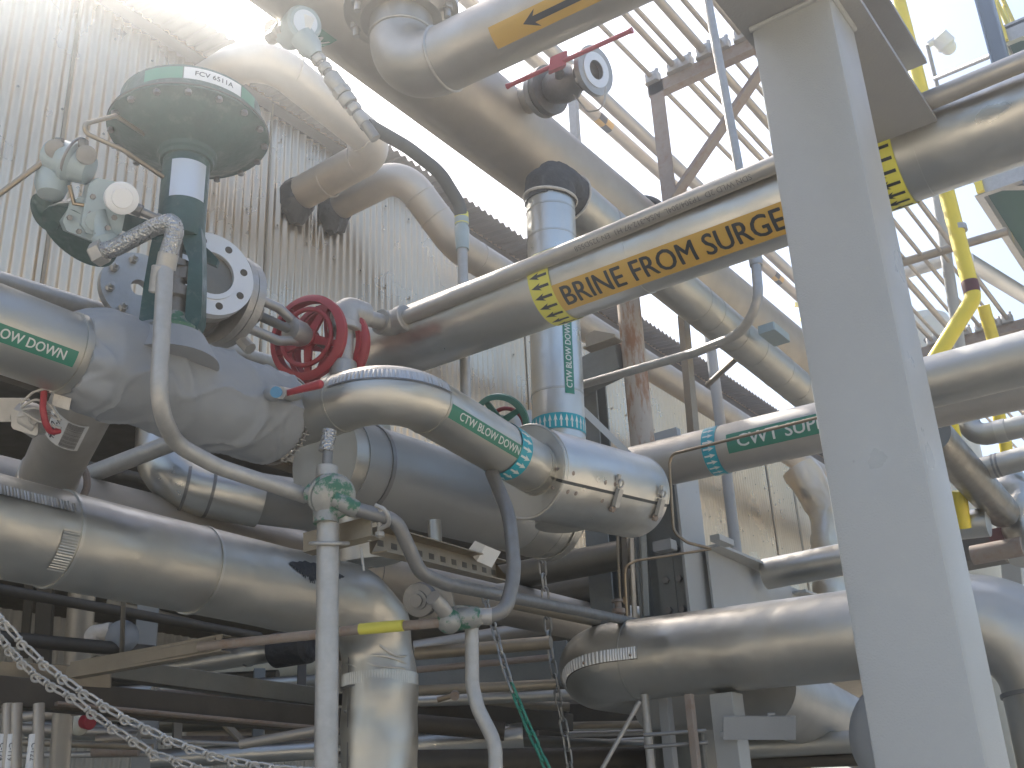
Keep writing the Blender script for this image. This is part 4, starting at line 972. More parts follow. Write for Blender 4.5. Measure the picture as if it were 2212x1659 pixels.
part('crimped_edge', patch(cR, sR+.20, sR+.56, .005, .052, .0015, ns=300, nt_=4, rip=lambda s_, t_: .0040*abs(math.sin(s_*math.pi/.0125))), M['plate'], rt_, fix=False)
part('crimp_lap', patch(cR, sR+.20, sR+.56, .001, .004, .003, ns=20, nt_=1), M['dark'], rt_, fix=False)
for s_ in (.34, .53): part('rivet', ball(cR.m(sR+s_, .02, .003), .007, 8), M['rust'], rt_)

# grey painted pipes under it
U0 = P(1430, 1520, 5.0); U1 = PA(U0, 'x', 1700, 1502)
pipe('grey painted pipe bend tucked under the fat lower right jacket', [(1400, 1500, 5.2), ('x', 1640, 1490), ('y', 1760, 1545)], .165, M['greyjack'], .2, 'insulated_pipe')
pipe('grey painted pipe running back behind the foreground column at the bottom right', [(1640, 1485, 4.6), ('y', 1905, 1612)], .160, M['greyjack'], 0, 'insulated_pipe')
bf = P(1918, 1592, 3.9)
solo('blind_flange', 'grey rounded vessel end peeping out left of the column at the bottom', 'vessel', lathe(bf, (Y*-1+X*-.35), [(-.25, .19), (-.03, .19), (0, .17), (.03, .10), (.035, .01)], 48), M['paintd'])
# support bracket and posts below
solo('steel_bracket', 'light grey notched bracket under the fat lower right jacket', 'bracket', prism([(0, 0), (.20, 0), (.20, .085), (.215, .085), (.215, .092), (.185, .092), (.185, .075), (.15, .06), (.11, .02), (0, .02)], P(1555, 1592, 4.3), rr_, uu, -vr, .01)+box(P(1640, 1572, 4.3), rr_, uu, vr, .28, .09, .012), M['paintd'])
for (px, wd, d, lab, mt) in ((1412, .035, 4.6, 'thin pale upright tube left of the light grey bracket post', 'galv'), (1455, .045, 4.7, 'grey upright tube second from the left under the fat lower right jacket', 'paintd'), (1588, .10, 4.45, 'light grey upright below the notched bracket', 'paint'), (1508, .03, 4.3, 'stained narrow upright beside the light grey bracket post', 'rust')):
    a = P(px-20, 1500, d); solo('steel_post', lab, 'post', rbar(a, a-Z*1.6, Y, wd, wd, .003) if mt != 'galv' else tube([a, a-Z*1.6], wd/2, 16), M[mt])
for (px, py, px2, py2, d, lab) in ((1390, 1588, 1525, 1578, 4.25, 'upper of two short threaded rods across the narrow stained upright'), (1392, 1614, 1528, 1604, 4.25, 'lower of two short threaded rods across the narrow stained upright')):
    solo('threaded_rod', lab, 'rod', tube([P(px, py, d), P(px2, py2, d)], .008, 10), M['galvd'])
solo('diagonal_rod', 'thin pale slanting brace under the left part of the fat lower right jacket', 'rod', tube([P(1382, 1515, 4.4), P(1290, 1680, 4.3)], .009, 10), M['galv'])

# ============================================================ CWT PIPE AND RIGHT HAND PIPES
D0 = P(1372, 1014, 5.35); D1 = PA(D0, 'x', 2260, 812); aD = (D1-D0).normalized()
cw = thing('steel_pipe', 'bare pipe with the green CWT SUPPLY label passing behind the column', 'pipe', D0)
part('pipe_run', tube([D0, D1+aD*2.5], .111, 48), M['stain'], cw)
cD = Cyl(D0+aD*on(D0, aD, 1700, 930), aD, .111, phi=R_(-10))
l0 = on(D0, aD, 1588, 950)-on(D0, aD, 1700, 930)
lb = part('pipe_label', patch(cD, l0, l0+.95, -.044, .044, .002, ns=6), M['label_g'], cw, fix=False)
part('lettering', text_on(cD, 'CWT SUPPLY', .078, l0+.30, 0, .0032, .022, fit=.50), M['inkw'], lb, fix=False)
cD = Cyl(D0+aD*on(D0, aD, 1552, 972), aD, .111)
bd = part('arrow_tape', patch(cD, -.034, .034, -.36, .36, .0022, nt_=44), M['label_t'], cw, fix=False)
part('arrow_marks', arrows(cD, 0, .066, 16, .0034, 1, pitch=.031), M['inkw'], bd, fix=False)
g1 = PTS([(1850, 866, 4.05), ('x', 2260, 762)])
solo('steel_pipe', 'pale speckled jacketed pipe to the right of the column, nearest of the two there', 'pipe', tube([g1[0], g1[1]+(g1[1]-g1[0]).normalized()*2.2], .092, 40), M['jacket2'])
tb = fillet([P(1830, 886, 4.55), P(1452, 981, 4.95), P(1446, 1000, 4.95), P(1455, 1150, 4.85), P(1485, 1172, 4.82), P(1537, 1185, 4.8)], [0, .05, .02, .07, .05, 0])
solo('instrument_tube', 'thin tube crossing the CWT label and hooking down in front of the white column', 'tube', tube(tb, .0068, 10), M['brass'])
tb = fillet([P(1537, 1186, 4.8), P(1376, 1211, 4.85), P(1352, 1222, 4.85), P(1350, 1240, 4.85), P(1355, 1345, 4.8)], [0, .03, .03, .03, 0])
t = thing('instrument_tube', 'thin brass tube going left from the white column then down to a coupling', 'tube', P(1350, 1300, 4.85))
part('tube_run', tube(tb, .0055, 10), M['brass'], t)
part('coupling', hexn(P(1350, 1290, 4.85), -Z, .012, .03), M['brass'], t)

# grey H column and beam
h0 = P(1470, 1190, 5.6)
HC = V((h0.x, h0.y, 0))
def flangeplate(lab, pxa, pxb, pya, pyb, d, m): pass
zT = AL(P(1498, 1180, 5.5), 'z', 1485, 985).z
hc_ = thing('steel_column', 'pale grey H column behind the CWT pipe with bolted splice plates', 'column', V((h0.x, h0.y, 2.5)))
cpx = AL(P(1498, 1180, 5.5), 'z', 1498, 1180)
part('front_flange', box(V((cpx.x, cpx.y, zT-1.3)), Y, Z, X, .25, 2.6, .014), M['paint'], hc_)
part('web', box(V((cpx.x-.13, cpx.y+.0, zT-1.3)), X, Z, Y, .246, 2.6, .012), M['paintk'], hc_)  # web and rear flange: shade put into the darker paint
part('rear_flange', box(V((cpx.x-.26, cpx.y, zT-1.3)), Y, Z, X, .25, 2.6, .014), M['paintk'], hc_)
for (px, wd) in ((1428, .09), (1466, .05)):
    c = PA(P(px, 1250, 5.45), 'z', px, 1250); 
    pl = part('splice_plate', box(V((c.x, cpx.y-.02-wd*.1, c.z-.1)), X, Z, Y, wd, .62, .012), M['paintk'], hc_)
    for kz in range(4):
        part('bolt', hexn(V((c.x, cpx.y-.026-wd*.1, c.z+.15-kz*.15)), -Y, .019, .016), M['galvd'], pl)
part('clip', box(P(1436, 1180, 5.4), X, Z, Y, .1, .05, .06, .004), M['paintd'], hc_)
# beam going back to the right
b0 = P(1534, 1258, 5.45); b1 = PA(b0, 'y', 1790, 1362); ab_ = (b1-b0).normalized()
bb = thing('steel_beam', 'light grey beam running back from the H column with a coped top flange', 'beam', b0)
part('web', box(b0.lerp(b1, .5), ab_, Z, X, (b1-b0).length, .34, .012), M['paint'], bb)
k1 = PA(b0+Z*.175, 'y', 1640, 1232)
t0 = b0+Z*.176
part('top_flange', box(t0.lerp(AL(t0, 'y', 1655, 1240), .5), Y, X, Z, (AL(t0, 'y', 1655, 1240)-t0).length, .15, .014), M['paint'], bb)
t2 = AL(t0-Z*.06, 'y', 1725, 1250); t3 = AL(t0-Z*.06, 'y', 1900, 1340)
part('top_flange', box(t2.lerp(t3, .5), Y, X, Z, (t3-t2).length, .15, .014), M['paint'], bb)
part('lug', box(P(1560, 1168, 5.4), Y, X, Z, .16, .05, .03), M['paint'], bb)
pipe('shiny jacketed pipe emerging through the cope in the grey beam', [(1655, 1240, 5.9), ('x', 1960, 1182)], .082, M['jacket'], 0, 'insulated_pipe')
# rusty post, gusset, grey arm, thin posts
r0 = P(1390, 968, 5.75); r1 = PA(r0, 'z', 1352, 600)
pipe('upright pipe post with pale paint and long rust runs', [r0-Z*.3, r1+Z*.1], .064, M['rustp'], 0, 'pipe_post', 'post')
solo('flat_brace', 'light grey flat arm sloping down from the riser to the CWT pipe', 'brace', box(P(1314, 938, 5.0), P(1368, 992, 5.15)-P(1262, 890, 4.85), Z, Y, (P(1368, 992, 5.15)-P(1262, 890, 4.85)).length, .045, .012), M['paint'])
solo('steel_beam', 'dark grey cross beam behind the riser ending at the rusty post', 'beam', rbar(PA(P(1345, 778, 6.0), 'x', 1345, 772), PA(P(1345, 778, 6.0), 'x', 1215, 835), Z, .12, .17, .004), M['paintk'])
solo('gusset_plate', 'folded beige gusset at the top of the rusty post', 'bracket', prism([(-.10, 0), (.08, -.0), (.08, .02), (-.04, .08), (-.10, .07)], P(1300, 738, 5.9), X, Z, Y, .010)+box(P(1302, 744, 5.86), X, Y, Z, .2, .08, .008), M['dirt'])
solo('steel_column', 'narrow shaded column seen between the riser and the rusty post', 'column', ibeam(V((P(1280, 900, 6.3).x, P(1280, 900, 6.3).y, 2.6)), V((P(1280, 900, 6.3).x, P(1280, 900, 6.3).y, P(1270, 790, 6.3).z)), Y, .12, .14), M['paintk'])
pA_ = P(1508, 925, 6.2)
solo('steel_post', 'weathered angle post rising behind the CWT pipe to the jacketed pipe', 'post', angle(pA_-Z*.2, PA(pA_, 'z', 1488, 676), -Y, .07, .07, .01), M['dirt'])
pB_ = P(1590, 1195, 8.2)
solo('steel_post', 'pale upright pipe in front of the cladding right of the H column', 'post', tube([pB_-Z*.6, PA(pB_, 'z', 1528, 690)], .042, 20), M['paintd'])
solo('diagonal_rod', 'thin dark slanting brace between the pale upright and the jacketed pipe', 'rod', tube([P(1528, 832, 7.0), P(1598, 768, 6.6)], .018, 12), M['dirt'])
solo('steel_plate', 'small flat grey plate standing on top of the CWT pipe', 'plate', box(P(1442, 942, 5.3), X, Z, Y, .12, .05, .04), M['paintd'])
# conduit with wide bend
v0 = P(1632, 560, 4.15); cvp = [PA(v0, 'z', 1512, -90), PA(v0, 'z', 1597, 370), v0, P(1640, 655, 4.05), P(1600, 722, 4.12), P(1500, 762, 4.3), P(1255, 832, 4.95)]
t = thing('conduit', 'slim upright conduit crossing behind the brine pipe and sweeping left below it', 'conduit', v0)
part('conduit_run', tube(fillet(cvp, [0, 0, 0, .35, .25, .5, 0], 10), .0185, 20), M['galv'], t)
part('coupling', cyl(v0-Z*.03, Z, .025, .07, 20, .003), M['galv'], t)

# ============================================================ PIPE RACK, UPPER RIGHT
dT = 6.6
clx = [(1411, 170, .014), (1459, 149, .019), (1482, 134, .015), (1523, 112, .026), (1561, 97, .015), (1605, 85, .017), (1655, 66, .014), (1690, 50, .02)]
BX = P(1411, 182, dT); zt = BX.z
Tn = ['leftmost', 'second from left', 'third from left', 'fourth and thickest', 'fifth', 'sixth', 'seventh', 'eighth']
tubes_ = []
for (px, py, r), nm in zip(clx, Tn):
    c = PL(px, py+8, 'y', BX.y); c.z = zt+.03+r; tubes_.append((c, r))
    y0 = c-Y*9; y1 = c+Y*14
    solo('rack_tube', nm+' of the slim tubes on the high pipe rack', 'pipe', tube([y0, y1], r, 14), M['beige'], 'slim tubes on the pipe rack')
def sup(cen, x0, x1, lab, m, grp, clamps=True, dz=0):
    bm2 = thing('rack_beam', lab, 'beam', V((x0, cen.y, zt)))
    part('channel', channel(V((x0, cen.y, zt-.03)), V((x1, cen.y, zt-.03)), Z, .085, .06, .008), m, bm2)
    for c, r in tubes_:
        if x0-.05 < c.x < x1+.05:
            part('tube_clamp', box(V((c.x, cen.y-.0, zt+.02+r)), X, Y, Z, .075+r, .07, .05+r, .012)+hexn(V((c.x-.03, cen.y-.0, zt+.05+2*r)), Z, .014, .02)+hexn(V((c.x+.03, cen.y, zt+.05+2*r)), Z, .014, .02), M['galv'], bm2)
    return bm2
sup(BX, BX.x-.04, tubes_[-1][0].x+.25, 'rusty channel beam carrying the slim tubes, left of the big column', M['rust'], None)
yR = AL(V((tubes_[4][0].x, 0, zt)), 'y', 2060, 748)
sup(V((0, yR.y, zt)), tubes_[0][0].x-.1, tubes_[-1][0].x+.6, 'rusty channel beam carrying the slim tubes right of the big column', M['rust'], None)
post = thing('rack_post', 'rusty angle post under the left end of the tube carrying beam', 'post', BX-Z*1.1)
part('angle_section', angle(V((BX.x-.03, BX.y, BX.z-1.5)), V((BX.x-.03, BX.y, BX.z+.01)), Y, .07, .09, .009), M['rust'], post)
br0 = PL(1462, 440, 'y', BX.y+.02); br1 = PL(1668, 140, 'y', BX.y+.02)
solo('diagonal_brace', 'rusty diagonal angle rising behind the slim upright conduit to the column', 'brace', angle(br0, br1, -Y, .07, .075, .009), M['rust'])
for (px, py, px2, py2, r, lab) in ((1253, 219, 1800, 709, .052, 'nearer of two mid size beige pipes below the tube rack, with flow stickers'), (1304, 213, 1800, 676, .055, 'farther of two mid size beige pipes below the tube rack')):
    a = P(px, py, 8.6); e_ = PA(a, 'y', px2, py2); ad = (e_-a).normalized()
    t = thing('steel_pipe', lab, 'pipe', a)
    part('pipe_run', tube([a-ad*7, e_+ad*2], r*.95, 20), M['beige'], t)
    if py == 219:
        for (sx, sy) in ((1300, 262), (1682, 590)):
            cs2 = Cyl(a+ad*on(a, ad, sx, sy), ad, r*.95)
            lb = part('flow_sticker', patch(cs2, -.10, .10, -.05, .05, .003, nt_=6), M['label_o'], t, fix=False)
            part('flow_mark', patch(cs2, .0, .10, -.05, .0, .005, nt_=6)+patch(cs2, -.10, .0, .0, .05, .005, nt_=6), M['ink'], lb, fix=False)
solo('junction_box', 'small pale box strapped on top of the jacketed pipe left of the column', 'box', box(P(1672, 722, 6.35), Y, X, Z, .22, .10, .05, .006), M['alubox'])

# ============================================================ RIGHT EDGE: gas pipe, platforms, tank, camera
y0 = P(2103, 650, 6.4); yp = [PA(y0, 'z', 1915, -80), y0+Z*.02, PA(y0, 'x', 2018, 773)+V((0, 0, -.25))]
yp = [PA(y0, 'z', 1925, -60), P(2103, 645, 6.4), P(2005, 800, 6.3)]
t = thing('gas_pipe', 'bright yellow pipe coming down right of the column and kinking left at a brown patch', 'pipe', y0)
part('pipe_run', tube(fillet(yp, .09, 8), .046, 28), M['yel'], t)
ya = (yp[0]-yp[1]).normalized()
part('brown_patch', cyl(yp[1]+ya*.035, ya, .0475, .075, 28), M['brown'], t)
part('pipe_strap', cyl(PA(yp[1], ya, 2072, 500), ya, .049, .035, 28), M['galv'], t)
for (px, py, px2, py2, d, r, lab) in ((2052, 930, 2078, 1010, 6.2, .046, 'yellow pipe length just right of the column below the two bare pipes'), (2126, 680, 2154, 745, 9, .05, 'short far yellow pipe piece behind the kinked yellow pipe'), (2157, 895, 2163, 925, 8, .045, 'far yellow pipe piece above the wrapped pipe at the right edge'), (2172, 965, 2178, 990, 8, .045, 'far yellow pipe piece between the two pipes at the right edge'), (2074, 1080, 2080, 1115, 6.5, .042, 'sliver of yellow pipe beside the column above the shiny sleeve')):
    solo('gas_pipe', lab, 'pipe', tube([P(px-2, py-20, d), P(px2+2, py2+25, d)], r, 20), M['yel'])
solo('steel_pipe', 'thin white upright pipe left of the kinked yellow pipe', 'pipe', tube([P(2018, 380, 9), P(2075, 760, 8.8)], .045, 16), M['paint'])
def xp(lab, a, b, r, m, name='steel_pipe', seams=()):
    return pipe(lab, [a, b], r, M[m], 0, name, seams=seams, smat=M['galvd'])
xp('silver pipe crossing behind the slim tubes right of the column', (1930, 592, 9.5), ('x', 2050, 556), .07, 'plate')
xp('silver pipe sloping right behind the kinked yellow pipe', (2085, 560, 9.3), ('y', 2240, 655), .07, 'plate')
xp('dark bar crossing behind the kinked yellow pipe', (1940, 570, 8.8), (2175, 500, 8.6), .035, 'dirt', 'steel_bar')
wp = PTS([(2085, 880, 6.8), (2100, 945, 6.7), ('x', 2250, 912)])
t = thing('insulated_pipe', 'jacketed pipe with an elbow and tape wrap, upper of the pair at the right edge', 'pipe', wp[1])
part('pipe_run', tube(fillet(wp, .12), .066, 28), M['jacket2'], t)
a_ = (wp[2]-wp[1]); part('tape_wrap', seam(AL(wp[1], a_, 2163, 932), a_, .066, .06, .004), M['jacket'], t)
xp('jacketed pipe, lower of the pair at the right edge', (2090, 1022, 6.3), ('x', 2250, 980), .066, 'jacket2', 'insulated_pipe', ((0, 2150, 1008), (0, 2158, 1004)))
hp_ = PTS([(2010, 935, 5.6), ('y', 2165, 1105)])
solo('insulated_pipe', 'thick grey pipe with a rounded lower end sloping right from behind the column', 'pipe', tube([hp_[0], hp_[1], hp_[1]+(hp_[1]-hp_[0]).normalized()*.06, hp_[1]+(hp_[1]-hp_[0]).normalized()*.085], [.10, .10, .085, .03], 40), M['darkp'])
xp('short shiny sleeve with a foil wrapped joint below the thick grey pipe', (2070, 1135, 6.6), ('x', 2135, 1128), .085, 'jacket', 'insulated_pipe')
solo('insulated_pipe', 'crumpled foil wrapped bend at the right edge', 'pipe', tube(dense(fillet([P(2160, 1035, 7.2), P(2200, 1080, 7.0), P(2230, 1210, 6.8)], .3), .03), .13, 32, True, lump(.03, 9)), M['jacketd'])
mc = thing('pump', 'dark rusty machine parts in shadow above the fat elbow at the right edge', 'machine', P(2130, 1200, 7))
part('casing', box(P(2110, 1195, 7.2), X, Z, Y, .35, .14, .3, .02), M['dark'], mc)
part('coupling', cyl(P(2100, 1200, 6.9), X, .06, .3, 20), M['rust'], mc)
part('guard', box(P(2165, 1170, 7.0), X, Z, Y, .12, .16, .1, .02), M['brown'], mc)
solo('steel_column', 'pale far column at the right edge above the fat elbow', 'column', rbar(P(2192, 1260, 8), P(2178, 1120, 8), Y, .14, .14), M['paint'])
# tank
tk = P(2000, 760, 17)
tkk = thing('storage_tank', 'cream tank with a domed top seen far behind the slim tubes', 'tank', V((tk.x, tk.y, 0)))
part('tank_shell', cyl(V((tk.x, tk.y, 0)), Z, .46, P(2000, 700, 17).z, 40), M['tankm'], tkk)
part('tank_dome', lathe(V((tk.x, tk.y, P(2000, 700, 17).z)), Z, [(0, .46), (.12, .42), (.2, .25), (.22, .02)], 40), M['tankm'], tkk)
part('nozzle', cyl(P(2003, 738, 16.4), -Y, .03, .08, 12), M['dark'], tkk)
# platforms
def platform(lab, c, w_, l, d_, rail=True):
    t = thing('steel_platform', lab, 'platform', c)
    part('mesh_floor', box(c, X, Y, Z, w_, l, .03), M['grate'], t)
    for s_ in (-1, 1):
        part('stringer', channel(c+V((s_*w_/2, -l/2, -.06)), c+V((s_*w_/2, l/2, -.06)), Z, .2, .06*-s_, .01), M['galv'], t)
        part('cross_beam', channel(c+V((-w_/2, s_*l/2, -.06)), c+V((w_/2, s_*l/2, -.06)), Z, .2, .06, .01), M['galv'], t)
    part('floor_brace', angle(c+V((-w_/2, -l/2, -.08)), c+V((w_/2, l*.1, -.08)), Z, .05, .07), M['galv'], t)
    part('floor_brace', angle(c+V((-w_/2, l*.1, -.08)), c+V((w_/2, l/2, -.08)), Z, .05, .07), M['galv'], t)
    for zz_ in (.5, 1.0): part('hand_rail', tube([c+V((-w_/2, -l/2, zz_)), c+V((w_/2, -l/2, zz_))], .022, 12)+tube([c+V((-w_/2, -l/2, zz_)), c+V((-w_/2, l/2, zz_))], .022, 12), M['yel'], t)
    for i in range(4):
        part('rail_post', tube([c+V((-w_/2+w_*i/3, -l/2-.02, -.12)), c+V((-w_/2+w_*i/3, -l/2-.02, 1.0))], .022, 12)+box(c+V((-w_/2+w_*i/3, -l/2-.02, -.08)), X, Z, Y, .06, .14, .05), M['yel'], t)
    for i in range(1, 4):
        part('rail_post', tube([c+V((-w_/2-.02, -l/2+l*i/3, -.12)), c+V((-w_/2-.02, -l/2+l*i/3, 1.0))], .022, 12), M['yel'], t)
    return t
pc_ = P(2112, 385, 9.5)
platform('lower platform at the right edge with green mesh floor and yellow rails', pc_+V((1.25, 1.7, 0)), 2.5, 3.4, 9)
pd_ = P(2146, 92, 10.5)
platform('upper platform in the top right corner with green mesh floor', pd_+V((1.3, 1.5, .1)), 2.4, 3.0, 10)
cc_ = P(2155, 128, 9.8)
solo('steel_column', 'slate blue column at the top right corner carrying the platforms', 'column', ibeam(V((cc_.x, cc_.y, 0)), PA(cc_, 'z', 2118, -30), X, .14, .16), mat('slate paint', (.16, .21, .27), .5, 0, .1, 8))
cm = thing('security_camera', 'white dome camera on a bent pole against the sky at the top right', 'camera', P(2030, 190, 12))
part('pole', tube([P(2032, 215, 12), P(2003, 98, 12)], .022, 12), M['galvd'], cm)
part('arm', tube([P(2003, 98, 12), P(2026, 82, 12)], .04, 12), M['plastic'], cm)
ax_ = (P(2052, 106, 12)-P(2028, 80, 12))
part('housing', lathe(P(2026, 78, 12), ax_, [(-.02, .04), (0, .10), (.13, .11), (.16, .085)], 28), M['plastic'], cm)
part('dark_ring', lathe(P(2040, 94, 12), ax_, [(0, .085), (.02, .085)], 28), M['rubber'], cm)
part('dome', ball(P(2048, 102, 12), .085, 24), M['plastic'], cm)
solo('hand_rail', 'thin level rail between the dome camera pole and the slate blue column', 'rail', tube([P(2020, 170, 12), P(2150, 116, 11)], .028, 12), M['galvd'])
solo('hand_rail', 'small distant yellow railing seen left of the column under the beige pipes', 'rail', tube([P(1716, 658, 20), P(1790, 664, 20)], .05, 8)+tube([P(1728, 690, 20), P(1790, 696, 20)], .04, 8)+tube([P(1734, 656, 20), P(1738, 705, 20)], .05, 8)+tube([P(1752, 658, 20), P(1756, 712, 20)], .05, 8), M['yel'])
# duct with elbow beside the wall, left of column
pipe('crumpled beige duct bending down beside the cladding left of the column', [(1725, 1010, 10.5), (1790, 1110, 10.3), ('z', 1800, 1330)], .17, M['jacketd'], .3, 'insulated_duct', 'duct', step=.05, jit=lump(.02, 7))

# ============================================================ SHADED BAY BELOW THE BUILDING
def bar(lab, a, b, w_, h_, m, name='steel_beam', cat='beam'): solo(name, lab, cat, rbar(P(*a), P(*b), Z, w_, h_, .004), M[m])
def cylp(lab, a, b, r, m, name='steel_pipe', cat='pipe', **k): solo(name, lab, cat, tube([P(*a), P(*b)], r, 24), M[m], **k)
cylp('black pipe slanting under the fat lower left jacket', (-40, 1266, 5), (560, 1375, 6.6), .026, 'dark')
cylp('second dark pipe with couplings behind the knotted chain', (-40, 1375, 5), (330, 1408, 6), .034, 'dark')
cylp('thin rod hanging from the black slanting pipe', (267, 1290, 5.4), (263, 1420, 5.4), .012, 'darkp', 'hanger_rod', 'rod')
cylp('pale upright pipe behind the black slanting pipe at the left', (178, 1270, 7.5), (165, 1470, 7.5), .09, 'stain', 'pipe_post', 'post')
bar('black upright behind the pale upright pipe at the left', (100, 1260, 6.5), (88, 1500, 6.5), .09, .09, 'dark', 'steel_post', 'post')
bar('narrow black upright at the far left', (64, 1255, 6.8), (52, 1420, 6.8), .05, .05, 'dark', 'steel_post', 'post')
bar('grey flanged column in the shaded bay, upper part', (322, 1290, 6.4), (312, 1425, 6.4), .12, .12, 'paintd', 'steel_column', 'column')
bar('grey column in the shaded bay crossed by the knotted chain', (318, 1520, 6.2), (308, 1720, 6.2), .13, .13, 'paintd', 'steel_column', 'column')
wx = thing('wrapped_elbow', 'white cloth wrapped bend beside a slate blue round lagging in the shaded bay', 'elbow', P(215, 1375, 5.8))
part('cloth_bend', tube(dense(fillet([P(200, 1402, 5.8), P(202, 1366, 5.8), P(240, 1364, 5.8)], .05), .02), .046, 20, True, lump(.012, 14)), M['cloth'], wx)
part('round_lagging', ball(P(264, 1375, 5.8), .085, 24, (1, 1, 1)), M['blanket'], wx)
solo('steel_channel', 'pale square tube rising to the right in the shaded bay, cut off at its end', 'beam', channel(P(150, 1447, 4.6), P(478, 1388, 4.2), Z, .065, .05, .005)+rbar(P(150, 1452, 4.63), P(470, 1392, 4.22), Z, .035, .05), M['dirt'])
solo('gusset_plate', 'broad dark plate at the left edge behind the knotted chain', 'plate', box(P(90, 1455, 4.8), rr_-uu*.06, uu, vr, .60, .085, .012), M['dirt'])
t = thing('insulated_pipe', 'brown stained jacketed pipe inside the shaded bay with a black collar', 'pipe', P(460, 1422, 5.6))
part('pipe_run', tube([P(330, 1447, 5.8), P(620, 1402, 5.4)], .052, 28), M['jacket'], t)
for px, py, d in ((345, 1444, 5.78), (437, 1430, 5.66), (536, 1416, 5.52)): part('seam_band', seam(P(px, py, d), P(620, 1402, 5.4)-P(330, 1447, 5.8), .052, .015, .004), M['galvd'], t)
part('black_collar', lathe(P(590, 1406, 5.45), P(620, 1402, 5.4)-P(330, 1447, 5.8), [(0, .055), (.02, .085), (.22, .085), (.24, .06)], 28), M['mastic'], t)
solo('storage_tank', 'cream curved tank side behind the brown stained pipe', 'tank', tube([P(470, 1460, 7.5), P(690, 1430, 7.5)], .10, 32), M['tankm'])
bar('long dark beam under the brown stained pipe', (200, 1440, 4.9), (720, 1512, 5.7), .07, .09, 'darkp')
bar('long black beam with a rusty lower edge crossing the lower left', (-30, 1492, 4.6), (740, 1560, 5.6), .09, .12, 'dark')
bar('rust coloured flange strip under the long black beam', (120, 1520, 4.7), (740, 1578, 5.5), .06, .015, 'rust')
cylp('thin beige pipe rising right beneath the long black beam', (40, 1550, 5.0), (240, 1526, 5.0), .022, 'beige')
cylp('thin beige pipe rising right in the bottom left centre', (520, 1608, 5.0), (720, 1572, 4.9), .022, 'beige')
cylp('silver level pipe at the bottom left behind the small red valve', (60, 1570, 6.2), (320, 1585, 6.2), .055, 'jacket')
cylp('beige level pipe below the silver one at the bottom left', (210, 1598, 5.6), (300, 1592, 5.6), .03, 'beige')
cylp('brown level pipe lowest of three at the bottom left', (200, 1622, 5.5), (300, 1620, 5.5), .03, 'rust')
for px, lab, txt in ((14, 'slim upright conduit with a C-124 marker at the bottom left corner', 'C-124'), (33, 'slim upright conduit with a C-119 marker beside the corner one', 'C-119'), (81, 'slim upright conduit with a C-122 marker standing apart to the right', 'C-122')):
    d = 4.6; a = P(px+3, 1520, d); b = PA(a, 'z', px, 1720); t = thing('conduit', lab, 'conduit', b, 'tagged conduits in the bottom left corner')
    part('conduit_run', tube([a, b], px2m(12, d), 16), M['beige'], t)
    cq = Cyl(AL(a, 'z', px+1, 1625), -Z, px2m(12, d)); q = part('marker', patch(cq, -.07, .08, -.03, .03, .001, nt_=8), M['label_w'], t, fix=False)
    part('lettering', text_on(cq, txt, .028, .0, 0, .002, .005), M['ink'], q, fix=False)
cylp('thicker pale upright pipe right of the tagged conduits', (138, 1515, 5.0), (124, 1720, 5.0), .045, 'stain', 'pipe_post', 'post')
rv = thing('small_valve', 'little valve with a cream body and red cap at the bottom left', 'valve', P(185, 1560, 5.5))
part('valve_body', ball(P(172, 1562, 5.5), .05, 20, (1, 1, 1.2)), M['tankm'], rv)
part('red_cap', cyl(P(182, 1558, 5.45), P(200, 1562, 5.4)-P(182, 1558, 5.45), .035, .06, 20, .006), M['red'], rv)
# centre and right clutter
cylp('jacketed pipe right under the end of the fat grey header', (1010, 1265, 6.2), (1375, 1192, 5.6), .075, 'darkp', 'insulated_pipe')
cylp('dark pipe below it behind the hanging chain', (1190, 1290, 6.6), (1400, 1250, 6.2), .085, 'darkp')
cylp('dark level pipe left of the fat lower right jacket', (900, 1412, 5.2), (1190, 1388, 5.0), .03, 'dirt')
cylp('thin pipe leading into the rounded end of the lower right jacket', (1100, 1300, 4.6), (1290, 1340, 4.9), .028, 'dirt')
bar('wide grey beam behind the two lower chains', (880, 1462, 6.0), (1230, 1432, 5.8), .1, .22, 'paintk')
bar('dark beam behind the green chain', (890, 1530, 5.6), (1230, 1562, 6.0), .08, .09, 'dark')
cylp('dull pipe with a weld crossing just below the grey beam', (890, 1492, 5.0), (1200, 1478, 5.0), .022, 'dirt')
cylp('bronze toned pipe in the bottom centre', (895, 1612, 5.6), (1130, 1592, 5.6), .07, 'jacket', 'insulated_pipe')
cylp('black pipe above the bronze toned pipe', (890, 1562, 5.4), (1090, 1580, 5.4), .045, 'dark')
cylp('low dark pipe along the bottom centre', (880, 1650, 5.0), (1420, 1640, 5.4), .06, 'dark')
cylp('thin level pipe along the bottom right of centre', (1120, 1600, 5.6), (1500, 1618, 5.8), .03, 'darkp')
bar('grey beam low behind the grey upright tubes', (1230, 1545, 6.5), (1700, 1560, 6.5), .1, .12, 'dark')
cylp('level bronze pipe under the light grey bracket', (1575, 1618, 5.0), (1840, 1602, 4.8), .048, 'jacket2')
cylp('dark level pipe beneath the level bronze one', (1575, 1650, 5.0), (1880, 1638, 4.8), .03, 'dark')
cylp('yellow horizontal pipe piece at the bottom right of centre', (1630, 1662, 5.4), (1745, 1656, 5.4), .06, 'yel', 'gas_pipe')
sv = thing('small_valve', 'tiny brass valve with an orange cap in the bottom centre', 'valve', P(970, 1505, 4.9))
part('valve_body', tube([P(945, 1512, 4.9), P(985, 1500, 4.9)], .012, 12), M['brass'], sv)
part('orange_cap', cyl(P(983, 1500, 4.9), -vr*-1, .02, .03, 16), M['rust'], sv)
